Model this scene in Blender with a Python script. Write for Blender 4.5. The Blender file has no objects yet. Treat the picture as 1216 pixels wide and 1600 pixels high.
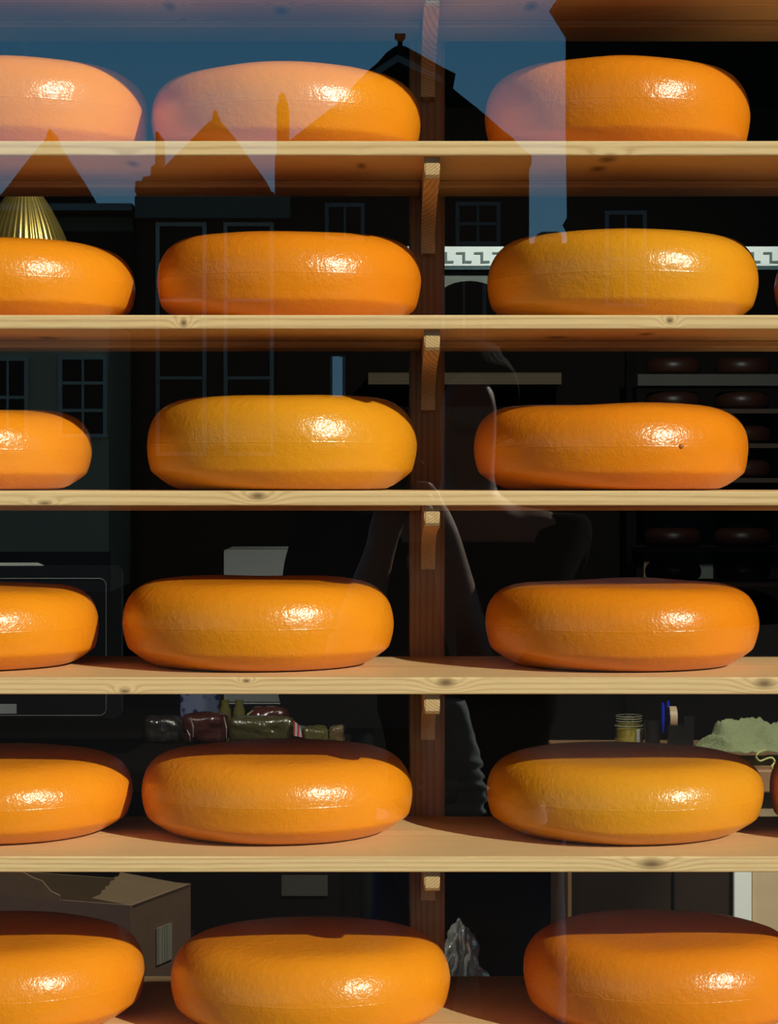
import bpy, bmesh, math, random
from mathutils import Vector, Matrix, noise
random.seed(7)
sc = bpy.context.scene
COL = sc.collection
PI = math.pi

# ------------------------------------------------------------------ camera, sky, sun, exposure
F = 3525.0                      # focal length in pixels of the 1216x1600 frame
EYE = 1.6                       # eye height above the street
GLASS = 1.98                    # distance to the shop window
FRONT = 2.10                    # distance to the front edge of the shelves
BACK = 2.352                    # back edge of the shelves
cam_data = bpy.data.cameras.new('camera_view')
cam = bpy.data.objects.new('camera_view', cam_data)
COL.objects.link(cam)
cam.location = (0, 0, EYE)
cam.rotation_euler = (PI / 2, 0, 0)
cam_data.sensor_width = 36.0
cam_data.lens = F / 1600 * 36.0
cam_data.shift_y = -51 / 1600
cam_data.clip_start = 0.02
cam_data.clip_end = 300
sc.camera = cam

sc.view_settings.view_transform = 'Standard'
sc.view_settings.look = 'None'
sc.view_settings.exposure = 0.0
sc.view_settings.gamma = 1.0
sc.view_settings.use_curve_mapping = False

SUN_AZ, SUN_EL, SUN_E = math.radians(45), math.radians(25.5), 6.4
sun_data = bpy.data.lights.new('sun', 'SUN')
sun_data.energy = SUN_E
sun_data.angle = math.radians(0.55)
sun_data.color = (1.0, 0.93, 0.80)
sun = bpy.data.objects.new('sun', sun_data)
COL.objects.link(sun)
to_sun = Vector((math.sin(SUN_AZ) * math.cos(SUN_EL), -math.cos(SUN_AZ) * math.cos(SUN_EL), math.sin(SUN_EL)))
sun.rotation_euler = to_sun.to_track_quat('Z', 'Y').to_euler()
sun.location = to_sun * 30

world = bpy.data.worlds.new('sky')
sc.world = world
world.use_nodes = True
wn, wl = world.node_tree.nodes, world.node_tree.links
bg = wn['Background']
tc = wn.new('ShaderNodeTexCoord')
sx = wn.new('ShaderNodeSeparateXYZ')
wl.new(tc.outputs['Generated'], sx.inputs[0])
rp = wn.new('ShaderNodeValToRGB')
SKY = [(0.0, (0.30, 0.62, 0.88, 1)), (0.10, (0.24, 0.58, 0.90, 1)), (0.21, (0.13, 0.47, 0.86, 1)), (0.30, (0.07, 0.22, 0.44, 1)), (0.6, (0.03, 0.08, 0.17, 1))]
rp.color_ramp.elements[0].position, rp.color_ramp.elements[0].color = SKY[0]
rp.color_ramp.elements[1].position, rp.color_ramp.elements[1].color = SKY[-1]
for p_, c_ in SKY[1:-1]:
    e_ = rp.color_ramp.elements.new(p_)
    e_.color = c_
wl.new(sx.outputs['Z'], rp.inputs['Fac'])
wl.new(rp.outputs['Color'], bg.inputs['Color'])
bg.inputs['Strength'].default_value = 1.12


# ------------------------------------------------------------------ placing: a pixel at a distance -> a point
def P(x, y, Y):
    return Vector(((x - 608) * Y / F, Y, EYE - (y - 749) * Y / F))


def M(x, y, Y):
    """the street point at depth Y (behind the viewer) seen mirrored in the window at pixel x, y"""
    D = 2 * GLASS - Y
    return Vector(((x - 608) * D / F, Y, EYE - (y - 749) * D / F))


# ------------------------------------------------------------------ materials
def new_mat(name):
    m = bpy.data.materials.new(name)
    m.use_nodes = True
    nt = m.node_tree
    return m, nt.nodes, nt.links, nt.nodes['Principled BSDF']


def simple(name, col, rough=0.6, metal=0.0, var=0.18, scale=14.0, bump=0.0, coat=0.0, trans=0.0, spec=0.5):
    m, n, l, b = new_mat(name)
    t = n.new('ShaderNodeTexCoord')
    no = n.new('ShaderNodeTexNoise')
    no.inputs['Scale'].default_value = scale
    no.inputs['Detail'].default_value = 4
    l.new(t.outputs['Object'], no.inputs['Vector'])
    mx = n.new('ShaderNodeMix')
    mx.data_type = 'RGBA'
    mx.inputs[6].default_value = tuple(c * (1 - var) for c in col) + (1,)
    mx.inputs[7].default_value = tuple(min(1, c * (1 + var)) for c in col) + (1,)
    l.new(no.outputs['Fac'], mx.inputs[0])
    l.new(mx.outputs[2], b.inputs['Base Color'])
    b.inputs['Roughness'].default_value = rough
    b.inputs['Metallic'].default_value = metal
    b.inputs['Coat Weight'].default_value = coat
    b.inputs['Transmission Weight'].default_value = trans
    b.inputs['Specular IOR Level'].default_value = spec
    if bump:
        bp = n.new('ShaderNodeBump')
        bp.inputs['Strength'].default_value = bump
        bp.inputs['Distance'].default_value = 0.01
        l.new(no.outputs['Fac'], bp.inputs['Height'])
        l.new(bp.outputs['Normal'], b.inputs['Normal'])
    return m


def math_node(n, l, op, a, b=None, c=None):
    q = n.new('ShaderNodeMath')
    q.operation = op
    for i, v in enumerate((a, b, c)):
        if v is None:
            continue
        if isinstance(v, (int, float)):
            q.inputs[i].default_value = v
        else:
            l.new(v, q.inputs[i])
    return q.outputs[0]


def wood(name, light, dark, axis='X', knots=(), centre=(0.0, 0.11, -0.055), rings=300.0, seed=0.0, rough=0.55, contrast=1.0):
    """pine: growth rings about an axis along the board, fibres, and the board's own knots (x, y, z, half width, half height)"""
    m, n, l, b = new_mat(name)
    t = n.new('ShaderNodeTexCoord')
    sep = n.new('ShaderNodeSeparateXYZ')
    l.new(t.outputs['Object'], sep.inputs[0])
    along, s1, s2 = {'X': ('X', 'Y', 'Z'), 'Z': ('Z', 'X', 'Y'), 'Y': ('Y', 'X', 'Z')}[axis]
    A, U, V = sep.outputs[along], sep.outputs[s1], sep.outputs[s2]
    # slow wander of the grain along the board
    cmb = n.new('ShaderNodeCombineXYZ')
    l.new(math_node(n, l, 'MULTIPLY', A, 1.9), cmb.inputs[0])
    l.new(math_node(n, l, 'MULTIPLY', U, 9.0), cmb.inputs[1])
    l.new(math_node(n, l, 'MULTIPLY', V, 9.0), cmb.inputs[2])
    no = n.new('ShaderNodeTexNoise')
    no.noise_dimensions = '4D'
    no.inputs['W'].default_value = seed
    no.inputs['Scale'].default_value = 1.0
    no.inputs['Detail'].default_value = 3
    l.new(cmb.outputs[0], no.inputs['Vector'])
    du = math_node(n, l, 'SUBTRACT', U, centre[1])
    dv = math_node(n, l, 'SUBTRACT', V, centre[2])
    rad = math_node(n, l, 'SQRT', math_node(n, l, 'ADD', math_node(n, l, 'MULTIPLY', du, du), math_node(n, l, 'MULTIPLY', dv, dv)))
    ph = math_node(n, l, 'ADD', math_node(n, l, 'MULTIPLY', rad, rings * 6.0), math_node(n, l, 'MULTIPLY', no.outputs['Fac'], 11.0))
    kd = None
    for (kx, ky, kz, kw, kh) in knots:
        mp = n.new('ShaderNodeVectorMath')
        mp.operation = 'SUBTRACT'
        l.new(t.outputs['Object'], mp.inputs[0])
        mp.inputs[1].default_value = (kx, ky, kz)
        ms = n.new('ShaderNodeVectorMath')
        ms.operation = 'MULTIPLY'
        l.new(mp.outputs[0], ms.inputs[0])
        ms.inputs[1].default_value = (1 / kw, 1 / 0.035, 1 / kh)
        ln = n.new('ShaderNodeVectorMath')
        ln.operation = 'LENGTH'
        l.new(ms.outputs[0], ln.inputs[0])
        kd = ln.outputs['Value'] if kd is None else math_node(n, l, 'MINIMUM', kd, ln.outputs['Value'])
    if kd is not None:
        e = math_node(n, l, 'EXPONENT', math_node(n, l, 'MULTIPLY', math_node(n, l, 'MULTIPLY', kd, kd), -0.45))
        ph = math_node(n, l, 'ADD', ph, math_node(n, l, 'MULTIPLY', e, 15.0))
    ring = math_node(n, l, 'SINE', ph)
    ring = math_node(n, l, 'MULTIPLY_ADD', ring, 0.5, 0.5)
    ring = math_node(n, l, 'POWER', ring, 2.2)
    # fine fibres
    cf = n.new('ShaderNodeCombineXYZ')
    l.new(math_node(n, l, 'MULTIPLY', A, 25.0), cf.inputs[0])
    l.new(math_node(n, l, 'MULTIPLY', U, 700.0), cf.inputs[1])
    l.new(math_node(n, l, 'MULTIPLY', V, 700.0), cf.inputs[2])
    nf = n.new('ShaderNodeTexNoise')
    nf.inputs['Scale'].default_value = 1.0
    nf.inputs['Detail'].default_value = 3
    l.new(cf.outputs[0], nf.inputs['Vector'])
    fac = math_node(n, l, 'ADD', math_node(n, l, 'MULTIPLY', ring, 0.45 * contrast), math_node(n, l, 'MULTIPLY', math_node(n, l, 'SUBTRACT', nf.outputs['Fac'], 0.5), 0.75))
    fac = math_node(n, l, 'ADD', fac, math_node(n, l, 'MULTIPLY', math_node(n, l, 'SUBTRACT', no.outputs['Fac'], 0.5), 0.5))
    mx = n.new('ShaderNodeMix')
    mx.data_type = 'RGBA'
    mx.clamp_factor = True
    mx.inputs[6].default_value = tuple(light) + (1,)
    mx.inputs[7].default_value = tuple(dark) + (1,)
    l.new(fac, mx.inputs[0])
    out = mx.outputs[2]
    if kd is not None:
        mr = n.new('ShaderNodeMapRange')
        l.new(math_node(n, l, 'ADD', kd, math_node(n, l, 'MULTIPLY', nf.outputs['Fac'], 0.6)), mr.inputs['Value'])
        mr.inputs['From Min'].default_value = 0.45
        mr.inputs['From Max'].default_value = 1.15
        mr.inputs['To Min'].default_value = 0.85
        mr.inputs['To Max'].default_value = 0.0
        mk = n.new('ShaderNodeMix')
        mk.data_type = 'RGBA'
        l.new(mr.outputs[0], mk.inputs[0])
        l.new(out, mk.inputs[6])
        mk.inputs[7].default_value = (0.13, 0.062, 0.024, 1)
        out = mk.outputs[2]
    l.new(out, b.inputs['Base Color'])
    b.inputs['Roughness'].default_value = rough
    b.inputs['Specular IOR Level'].default_value = 0.35
    bp = n.new('ShaderNodeBump')
    bp.inputs['Strength'].default_value = 0.10
    bp.inputs['Distance'].default_value = 0.002
    l.new(nf.outputs['Fac'], bp.inputs['Height'])
    l.new(bp.outputs['Normal'], b.inputs['Normal'])
    return m


def cheese_mat(name, c1, c2):
    m, n, l, b = new_mat(name)
    t = n.new('ShaderNodeTexCoord')
    inf = n.new('ShaderNodeObjectInfo')
    off = n.new('ShaderNodeVectorMath')
    off.operation = 'ADD'
    sc_ = n.new('ShaderNodeVectorMath')
    sc_.operation = 'SCALE'
    sc_.inputs[0].default_value = (13.0, 7.0, 5.0)
    l.new(inf.outputs['Random'], sc_.inputs['Scale'])
    l.new(t.outputs['Object'], off.inputs[0])
    l.new(sc_.outputs[0], off.inputs[1])

    def nz(scale, detail, rough=0.5):
        q = n.new('ShaderNodeTexNoise')
        q.inputs['Scale'].default_value = scale
        q.inputs['Detail'].default_value = detail
        q.inputs['Roughness'].default_value = rough
        l.new(off.outputs[0], q.inputs['Vector'])
        return q
    big, fine, micro = nz(9, 3), nz(140, 3), nz(480, 2)
    mx = n.new('ShaderNodeMix')
    mx.data_type = 'RGBA'
    mx.inputs[6].default_value = c1 + (1,)
    mx.inputs[7].default_value = c2 + (1,)
    l.new(big.outputs['Fac'], mx.inputs[0])
    l.new(mx.outputs[2], b.inputs['Base Color'])
    b.inputs['Roughness'].default_value = 0.235
    b.inputs['Specular IOR Level'].default_value = 0.5
    b.inputs['Subsurface Weight'].default_value = 0.0
    h = math_node(n, l, 'ADD', math_node(n, l, 'MULTIPLY', fine.outputs['Fac'], 1.0), math_node(n, l, 'MULTIPLY', micro.outputs['Fac'], 0.55))
    h = math_node(n, l, 'ADD', h, math_node(n, l, 'MULTIPLY', big.outputs['Fac'], 1.6))
    bp = n.new('ShaderNodeBump')
    bp.inputs['Strength'].default_value = 0.40
    bp.inputs['Distance'].default_value = 0.0017
    l.new(h, bp.inputs['Height'])
    l.new(bp.outputs['Normal'], b.inputs['Normal'])
    return m


def brick(name, c1, c2, mortar, scale=6.0):
    m, n, l, b = new_mat(name)
    t = n.new('ShaderNodeTexCoord')
    mp = n.new('ShaderNodeMapping')
    mp.inputs['Rotation'].default_value = (PI / 2, 0, 0)
    l.new(t.outputs['Object'], mp.inputs[0])
    br = n.new('ShaderNodeTexBrick')
    br.inputs['Color1'].default_value = c1 + (1,)
    br.inputs['Color2'].default_value = c2 + (1,)
    br.inputs['Mortar'].default_value = mortar + (1,)
    br.inputs['Scale'].default_value = scale
    l.new(mp.outputs[0], br.inputs['Vector'])
    l.new(br.outputs['Color'], b.inputs['Base Color'])
    b.inputs['Roughness'].default_value = 1.0
    b.inputs['Specular IOR Level'].default_value = 0.05
    return m


def clear_glass(name, tint=(0.95, 0.97, 0.95), refl=0.06):
    m, n, l, b = new_mat(name)
    n.remove(b)
    tr = n.new('ShaderNodeBsdfTransparent')
    tr.inputs['Color'].default_value = tint + (1,)
    gl = n.new('ShaderNodeBsdfGlossy')
    gl.inputs['Roughness'].default_value = 0.0
    mx = n.new('ShaderNodeMixShader')
    # reflectance of coated double glazing: a base value that rises at grazing angles
    lw = n.new('ShaderNodeLayerWeight')
    lw.inputs['Blend'].default_value = 0.5
    f = math_node(n, l, 'POWER', lw.outputs['Facing'], 4.0)
    f = math_node(n, l, 'MULTIPLY_ADD', f, 1 - refl, refl)
    l.new(f, mx.inputs[0])
    l.new(tr.outputs[0], mx.inputs[1])
    l.new(gl.outputs[0], mx.inputs[2])
    l.new(mx.outputs[0], n['Material Output'].inputs[0])
    return m


# ------------------------------------------------------------------ mesh helpers
def finish(name, bm, mat, parent=None, loc=None, smooth=False, angle=None):
    me = bpy.data.meshes.new(name)
    bmesh.ops.recalc_face_normals(bm, faces=bm.faces)
    bm.to_mesh(me)
    bm.free()
    if mat is not None:
        for q in (mat if isinstance(mat, (list, tuple)) else [mat]):
            me.materials.append(q)
    if smooth:
        me.polygons.foreach_set('use_smooth', [True] * len(me.polygons))
        if angle is not None:
            me.set_sharp_from_angle(angle=math.radians(angle))
    o = bpy.data.objects.new(name, me)
    COL.objects.link(o)
    if parent is not None:
        o.parent = parent
    if loc is not None:
        o.location = loc
    return o


def empty(name, loc=(0, 0, 0), rz=0.0):
    o = bpy.data.objects.new(name, None)
    o.empty_display_size = 0.05
    COL.objects.link(o)
    o.location = loc
    o.rotation_euler = (0, 0, rz)
    return o


def tag(o, label, cat, group=None):
    o['label'] = label
    o['category'] = cat
    if group:
        o['group'] = group
    return o


def structure(o):
    o['kind'] = 'structure'
    return o


def box(bm, x0, x1, y0, y1, z0, z1, bev=0.0, seg=2):
    r = bmesh.ops.create_cube(bm, size=1.0)
    vs = r['verts']
    bmesh.ops.scale(bm, vec=(x1 - x0, y1 - y0, z1 - z0), verts=vs)
    bmesh.ops.translate(bm, vec=((x0 + x1) / 2, (y0 + y1) / 2, (z0 + z1) / 2), verts=vs)
    if bev:
        es = list({e for v in vs for e in v.link_edges})
        bmesh.ops.bevel(bm, geom=es, offset=bev, segments=seg, affect='EDGES', profile=0.5)
    return bm


def lathe(bm, prof, segs=48, rf=None, close=True):
    """prof: (r, z) from bottom to top; rf(angle, i) scales the radius"""
    rings = []
    for i, (r, z) in enumerate(prof):
        if r < 1e-6:
            rings.append([bm.verts.new((0, 0, z))])
            continue
        ring = []
        for k in range(segs):
            a = 2 * PI * k / segs
            q = r * (rf(a, i) if rf else 1.0)
            ring.append(bm.verts.new((q * math.cos(a), q * math.sin(a), z)))
        rings.append(ring)
    for a, b in zip(rings, rings[1:]):
        for k in range(segs):
            k2 = (k + 1) % segs
            if len(a) == 1 and len(b) == 1:
                continue
            if len(a) == 1:
                bm.faces.new((a[0], b[k2], b[k]))
            elif len(b) == 1:
                bm.faces.new((a[k], a[k2], b[0]))
            else:
                bm.faces.new((a[k], a[k2], b[k2], b[k]))
    if close:
        for ring in (rings[0], rings[-1]):
            if len(ring) > 1:
                bm.faces.new(ring)
    return bm


def prism(bm, pts, axis, a0, a1):
    """extrude a polygon: axis 'Y' takes (x, z) points, axis 'X' takes (y, z), axis 'Z' takes (x, y)"""
    def mk(p, a):
        return {'Y': (p[0], a, p[1]), 'X': (a, p[0], p[1]), 'Z': (p[0], p[1], a)}[axis]
    A = [bm.verts.new(mk(p, a0)) for p in pts]
    B = [bm.verts.new(mk(p, a1)) for p in pts]
    bm.faces.new(A)
    bm.faces.new(list(reversed(B)))
    for i in range(len(pts)):
        j = (i + 1) % len(pts)
        bm.faces.new((A[i], A[j], B[j], B[i]))
    return bm


def tube(bm, pts, rad, segs=10):
    pts = [Vector(p) for p in pts]
    rads = rad if isinstance(rad, (list, tuple)) else [rad] * len(pts)
    rings = []
    for i, p in enumerate(pts):
        d = (pts[min(i + 1, len(pts) - 1)] - pts[max(i - 1, 0)]).normalized()
        u = d.cross(Vector((0, 0, 1)) if abs(d.z) < 0.9 else Vector((1, 0, 0))).normalized()
        v = d.cross(u)
        rings.append([bm.verts.new(p + (u * math.cos(2 * PI * k / segs) + v * math.sin(2 * PI * k / segs)) * rads[i]) for k in range(segs)])
    for a, b in zip(rings, rings[1:]):
        for k in range(segs):
            bm.faces.new((a[k], a[(k + 1) % segs], b[(k + 1) % segs], b[k]))
    bm.faces.new(rings[0])
    bm.faces.new(rings[-1])
    return bm


def catmull(pts, n=6):
    out = []
    Q = [Vector(p) for p in pts]
    Q = [Q[0] * 2 - Q[1]] + Q + [Q[-1] * 2 - Q[-2]]
    for i in range(1, len(Q) - 2):
        for k in range(n):
            t = k / n
            a, b, c, d = Q[i - 1:i + 3]
            out.append(0.5 * ((2 * b) + (c - a) * t + (2 * a - 5 * b + 4 * c - d) * t * t + (3 * b - a - 3 * c + d) * t ** 3))
    out.append(Q[-2])
    return out


# ------------------------------------------------------------------ shared materials
PINE_L, PINE_D = (0.80, 0.545, 0.275), (0.46, 0.25, 0.095)
m_glass = clear_glass('window_glass', refl=0.085)
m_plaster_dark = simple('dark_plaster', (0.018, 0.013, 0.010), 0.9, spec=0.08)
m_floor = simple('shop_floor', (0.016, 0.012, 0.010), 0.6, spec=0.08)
m_pave = brick('street_paving', (0.022, 0.018, 0.016), (0.018, 0.014, 0.013), (0.012, 0.012, 0.012), 4)
m_black = simple('black_plastic', (0.010, 0.010, 0.011), 0.35)
m_black_matt = simple('black_mesh_fabric', (0.007, 0.006, 0.006), 0.95, spec=0.03)
m_white = simple('white_paint', (0.74, 0.76, 0.72), 0.5, var=0.05)
m_paper = simple('paper', (0.62, 0.63, 0.58), 0.7, var=0.05)
m_greyplastic = simple('pale_grey_plastic', (0.42, 0.44, 0.43), 0.5, var=0.06)
m_dark_wood = wood('dark_counter_wood', (0.075, 0.042, 0.022), (0.045, 0.022, 0.012), 'X', seed=4.0)
m_counter_edge = wood('oiled_counter_wood', (0.30, 0.16, 0.075), (0.20, 0.10, 0.045), 'X', seed=9.0)
m_steel = simple('bright_steel', (0.62, 0.62, 0.60), 0.25, 1.0)

# ------------------------------------------------------------------ the setting
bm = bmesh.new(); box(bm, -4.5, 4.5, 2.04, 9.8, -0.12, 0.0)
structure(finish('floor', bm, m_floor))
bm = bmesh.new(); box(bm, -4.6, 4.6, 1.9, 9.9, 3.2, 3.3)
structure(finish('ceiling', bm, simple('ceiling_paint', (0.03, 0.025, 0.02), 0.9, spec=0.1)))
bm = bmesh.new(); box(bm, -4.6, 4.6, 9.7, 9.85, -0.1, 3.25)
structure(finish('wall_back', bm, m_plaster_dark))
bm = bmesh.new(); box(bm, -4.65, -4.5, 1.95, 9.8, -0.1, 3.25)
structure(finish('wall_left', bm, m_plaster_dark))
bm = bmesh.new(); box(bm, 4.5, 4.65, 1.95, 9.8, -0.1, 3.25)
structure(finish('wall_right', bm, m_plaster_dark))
WX0, WX1, WZ0, WZ1 = -0.95, 1.0, 0.78, 2.19
bm = bmesh.new()
box(bm, -4.65, WX0, 1.93, 2.05, -0.1, 9.0)
box(bm, WX1, 4.65, 1.93, 2.05, -0.1, 9.0)
box(bm, WX0, WX1, 1.93, 2.05, -0.1, WZ0)
box(bm, WX0, WX1, 1.93, 2.05, WZ1, 9.0)
structure(finish('wall_front', bm, brick('shop_front_brick', (0.10, 0.045, 0.03), (0.08, 0.036, 0.026), (0.11, 0.10, 0.09), 5)))
win = structure(empty('window_1', (0, GLASS, WZ0)))
bm = bmesh.new(); box(bm, WX0, WX1, -0.003, 0.003, 0, WZ1 - WZ0)
finish('pane', bm, m_glass, win)
bm = bmesh.new()
h_ = WZ1 - WZ0
box(bm, WX0, WX0 + 0.05, -0.03, 0.03, 0, h_); box(bm, WX1 - 0.05, WX1, -0.03, 0.03, 0, h_)
box(bm, WX0, WX1, -0.03, 0.03, 0, 0.05); box(bm, WX0, WX1, -0.03, 0.03, h_ - 0.035, h_)
finish('window_frame', bm, m_white, win)
bm = bmesh.new(); box(bm, -60, 60, -60, 1.95, -0.2, 0.0)
structure(finish('street_ground', bm, m_pave))

# ------------------------------------------------------------------ shelf rack in the window
# pixel rows of the front top and front bottom edge of each board
EDGES = [(-51, -28), (220, 243), (492, 514), (767, 790), (1058, 1085), (1338, 1363)]
ORD = ['uppermost', 'second', 'third', 'fourth', 'fifth', 'sixth']
WHICH = ['along the top photo edge, only its shadowed underside showing',
         'under the topmost row of cheeses, crossed by reflected gable roofs',
         'with a dark chipped knot below a gap between two cheeses',
         'at eye level in the middle of the photo, only its front showing',
         'with an eye shaped knot in front of the post, third from bottom',
         'with a large oval knot on its front edge, below the golden cheese']
# knots by board: pixel x, pixel y, half width px, half height px (front edge) ; underside knots are drawn the same way
KN = [[(265, 10, 16, 3), (440, 17, 20, 4), (830, 10, 18, 4), (290, 36, 12, 3)],
      [(208, 256, 16, 3), (565, 259, 12, 3), (950, 249, 22, 3), (935, 264, 20, 3), (1180, 301, 22, 3)],
      [(287, 505, 9, 9), (1047, 501, 9, 8), (75, 528, 24, 2), (870, 527, 26, 2), (1010, 522, 18, 2)],
      [(403, 775, 22, 10), (70, 786, 16, 5)],
      [(195, 1080, 13, 6), (385, 1064, 9, 5), (697, 1067, 24, 11), (1195, 1068, 26, 12)],
      [(1018, 1350, 34, 13)]]
shelf_z = []
RAIL_Y, RAIL_H = 2.274, 0.007
BX, BW = 0.0403, 0.0146          # bracket centre and width
for i, (yt, yb) in enumerate(EDGES):
    zt = EYE - (yt - 749) * FRONT / F
    zb = EYE - (yb - 749) * FRONT / F
    shelf_z.append((zt, zb))
    kn = []
    for (kx, ky, kw, kh) in KN[i]:
        if ky > yb + 1 and yb < 749:              # on the underside: a point on the plane z = zb
            Yk = (EYE - zb) * F / (ky - 749)
            p = P(kx, ky, Yk)
            kn.append((p.x, Yk - FRONT, 0.0, kw * Yk / F, 0.004))
        else:
            p = P(kx, ky, FRONT)
            kn.append((p.x, 0.0, p.z - zb, kw * FRONT / F, kh * FRONT / F))
    mw = wood('pine_board_%d' % i, PINE_L, PINE_D, 'X', kn, centre=(0, 0.10 + 0.02 * (i % 3), -0.03 - 0.014 * i), rings=280 + 50 * (i % 3), seed=3.1 * i + 0.7)
    bm = bmesh.new()
    box(bm, -0.85, 0.92, 0, BACK - FRONT - 0.002, 0, zt - zb, 0.0016, 2)
    s = finish('shelf_board', bm, mw, None, (0, FRONT, zb))
    tag(s, 'pine shelf board %s' % WHICH[i], 'shelf', 'pine shelf boards of the cheese rack')
    for (a, b_) in ((-0.85, BX - BW / 2 - 0.0006), (BX + BW / 2 + 0.0006, 0.92)):
        bm = bmesh.new()
        box(bm, a, b_, RAIL_Y - FRONT, BACK - FRONT - 0.003, -RAIL_H, 0.0, 0.001, 1)
        finish('batten', bm, wood('pine_batten_%d' % i, (0.66, 0.43, 0.20), (0.42, 0.23, 0.09), 'X', seed=11 + i) if a < 0 else s.children[0].data.materials[0], s)

# deep bottom ledge the lowest cheeses stand on
Z6 = EYE - 0.537
bm = bmesh.new(); box(bm, -0.85, 0.92, 0, 0.34, -0.03, 0, 0.002, 2)
led = finish('window_ledge', bm, wood('pine_ledge', PINE_L, PINE_D, 'X', seed=31, rings=290), None, (0, FRONT, Z6))
tag(led, 'deep pine ledge at the very bottom under the lowest row of cheeses', 'shelf')

# the post and its brackets
m_post = wood('shaded_pine_post', (0.44, 0.235, 0.105), (0.25, 0.11, 0.045), 'Z', knots=[(0.0, 0.0, 1.02, 0.012, 0.009)], centre=(0, 0.05, 0.09), rings=330, seed=17.0, contrast=1.2)  # same pine as the boards; shade and orange bounce are in this colour
bm = bmesh.new(); box(bm, -0.0184, 0.0184, 0, 0.04, 0, 2.3, 0.0015, 1)
post = finish('shelf_post', bm, m_post, None, (0.0397, BACK, 0.0))
tag(post, 'upright pine post with reddish shade in its colour, behind the shelves, carrying the brackets', 'post')
for sx_, lab in ((-0.80, 'a'), (0.86, 'b')):
    pass


def bracket_profile():
    D = BACK - FRONT
    top = [(0.0095, 0.0), (0.0095, -0.0125), (0.0102, -0.0165), (0.0130, -0.0192), (0.019, -0.0205)]
    run = catmull([(0.019, -0.0205, 0), (0.06, -0.0225, 0), (0.11, -0.0262, 0), (0.155, -0.0315, 0), (0.190, -0.039, 0), (0.214, -0.050, 0), (0.225, -0.062, 0), (0.2265, -0.0685, 0)], 3)
    return top + [(p.x, p.y) for p in run[1:]] + [(D, -0.0685), (D, 0.0)]


BWHERE = ['hanging down from the top edge of the photo', 'under the shelf of the topmost cheese row, seen from below', 'under the shelf with the dark chipped knot, curved grain on its end',
          'directly under the eye level shelf in the middle of the photo', 'right under the shelf with the eye shaped knot', 'lowest of its column, just above the bottom row of cheeses']
for i in range(6):
    bm = bmesh.new()
    prism(bm, bracket_profile(), 'X', -BW / 2, BW / 2)
    long_e = [e for e in bm.edges if abs(e.verts[0].co.x - e.verts[1].co.x) < 1e-6 and min(e.verts[0].co.z, e.verts[1].co.z) < -0.001 and max(e.verts[0].co.y, e.verts[1].co.y) < 0.2262]
    bmesh.ops.bevel(bm, geom=long_e, offset=0.0011, segments=2, affect='EDGES')
    mb = wood('pine_bracket_%d' % i, (0.68, 0.45, 0.22), (0.36, 0.18, 0.065), 'Y', centre=(0, 0.020 * (-1) ** i, 0.018), rings=420, seed=40 + i * 2.3, contrast=1.5)
    b = finish('shelf_bracket', bm, mb, None, (BX, FRONT, shelf_z[i][1]), True, 30)
    tag(b, 'curved pine bracket %s' % BWHERE[i], 'bracket', 'curved brackets up the post')

# ------------------------------------------------------------------ the cheese wheels
m_orange = cheese_mat('orange_wax', (0.74, 0.215, 0.007), (0.82, 0.295, 0.011))
m_deep = cheese_mat('deep_orange_wax', (0.73, 0.19, 0.006), (0.79, 0.255, 0.009))
m_yellow = cheese_mat('golden_wax', (0.70, 0.25, 0.009), (0.76, 0.325, 0.014))
PROF = [(0, 0), (0.35, 0), (0.62, 0.0), (0.72, 0.004), (0.78, 0.018), (0.835, 0.055), (0.885, 0.105), (0.925, 0.150), (0.950, 0.182), (0.962, 0.202), (0.970, 0.228), (0.981, 0.285), (0.991, 0.355), (0.9975, 0.42), (0.9992, 0.450),
        (0.99985, 0.474), (0.99995, 0.480), (1.0010, 0.4835), (1.0010, 0.4875), (0.99995, 0.491), (0.99985, 0.497), (0.9990, 0.525), (0.997, 0.56), (0.991, 0.62), (0.977, 0.695), (0.955, 0.765), (0.925, 0.828), (0.887, 0.880), (0.842, 0.920), (0.79, 0.948), (0.73, 0.966),
        (0.64, 0.978), (0.55, 0.985), (0.42, 0.992), (0.25, 0.997), (0, 1.0)]


def cheese(name, cx, Yc, z, R, H, mat, seed, tilt=(0, 0), sq=0.0, segs=128):
    bm = bmesh.new()
    prof = [(r, zz) for r, zz in PROF]
    lathe(bm, [(r * R, zz * H) for r, zz in prof], segs, close=False)
    for v in bm.verts:
        c = v.co.copy()
        q = Vector((c.x / R, c.y / R, c.z / H))
        nz = noise.noise(q * 1.1 + Vector((seed * 3.7, seed * 1.3, seed))) * 0.018 + noise.noise(q * 3.1 + Vector((seed, 5 - seed, 2))) * 0.006
        k = 1 + nz
        v.co.x *= k
        v.co.y *= k
        up = max(0.0, min(1.0, q.z))
        rr = math.hypot(q.x, q.y)
        dz = noise.noise(Vector((q.x * 1.6 + seed, q.y * 1.6, 3 + seed))) * 0.03 * H
        v.co.z += up * (dz * min(1, up * 1.2) + (q.x * tilt[0] + q.y * tilt[1]) * H)
        # the sides bulge a little differently all round
        v.co.x += sq * R * 0.02 * math.sin(2 * math.atan2(q.y, q.x) + seed) * rr * (1 if abs(up - 0.5) < 0.45 else 0.3)
    o = finish(name, bm, mat, None, (cx, Yc, z), True)
    return o


def wheel(x0, x1, ytop, row, H, mat, label, seed, Yc=2.262, group=None, tilt=(0, 0), z=None):
    R = (x1 - x0) / 2 * Yc / F * 0.995
    cx = ((x0 + x1) / 2 - 608) * Yc / F
    zz = shelf_z[row][0] if z is None else z
    o = cheese('round_cheese', cx, Yc, zz + 0.0002, R, H, mat, seed, tilt)
    tag(o, label, 'cheese', group)
    return o


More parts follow.
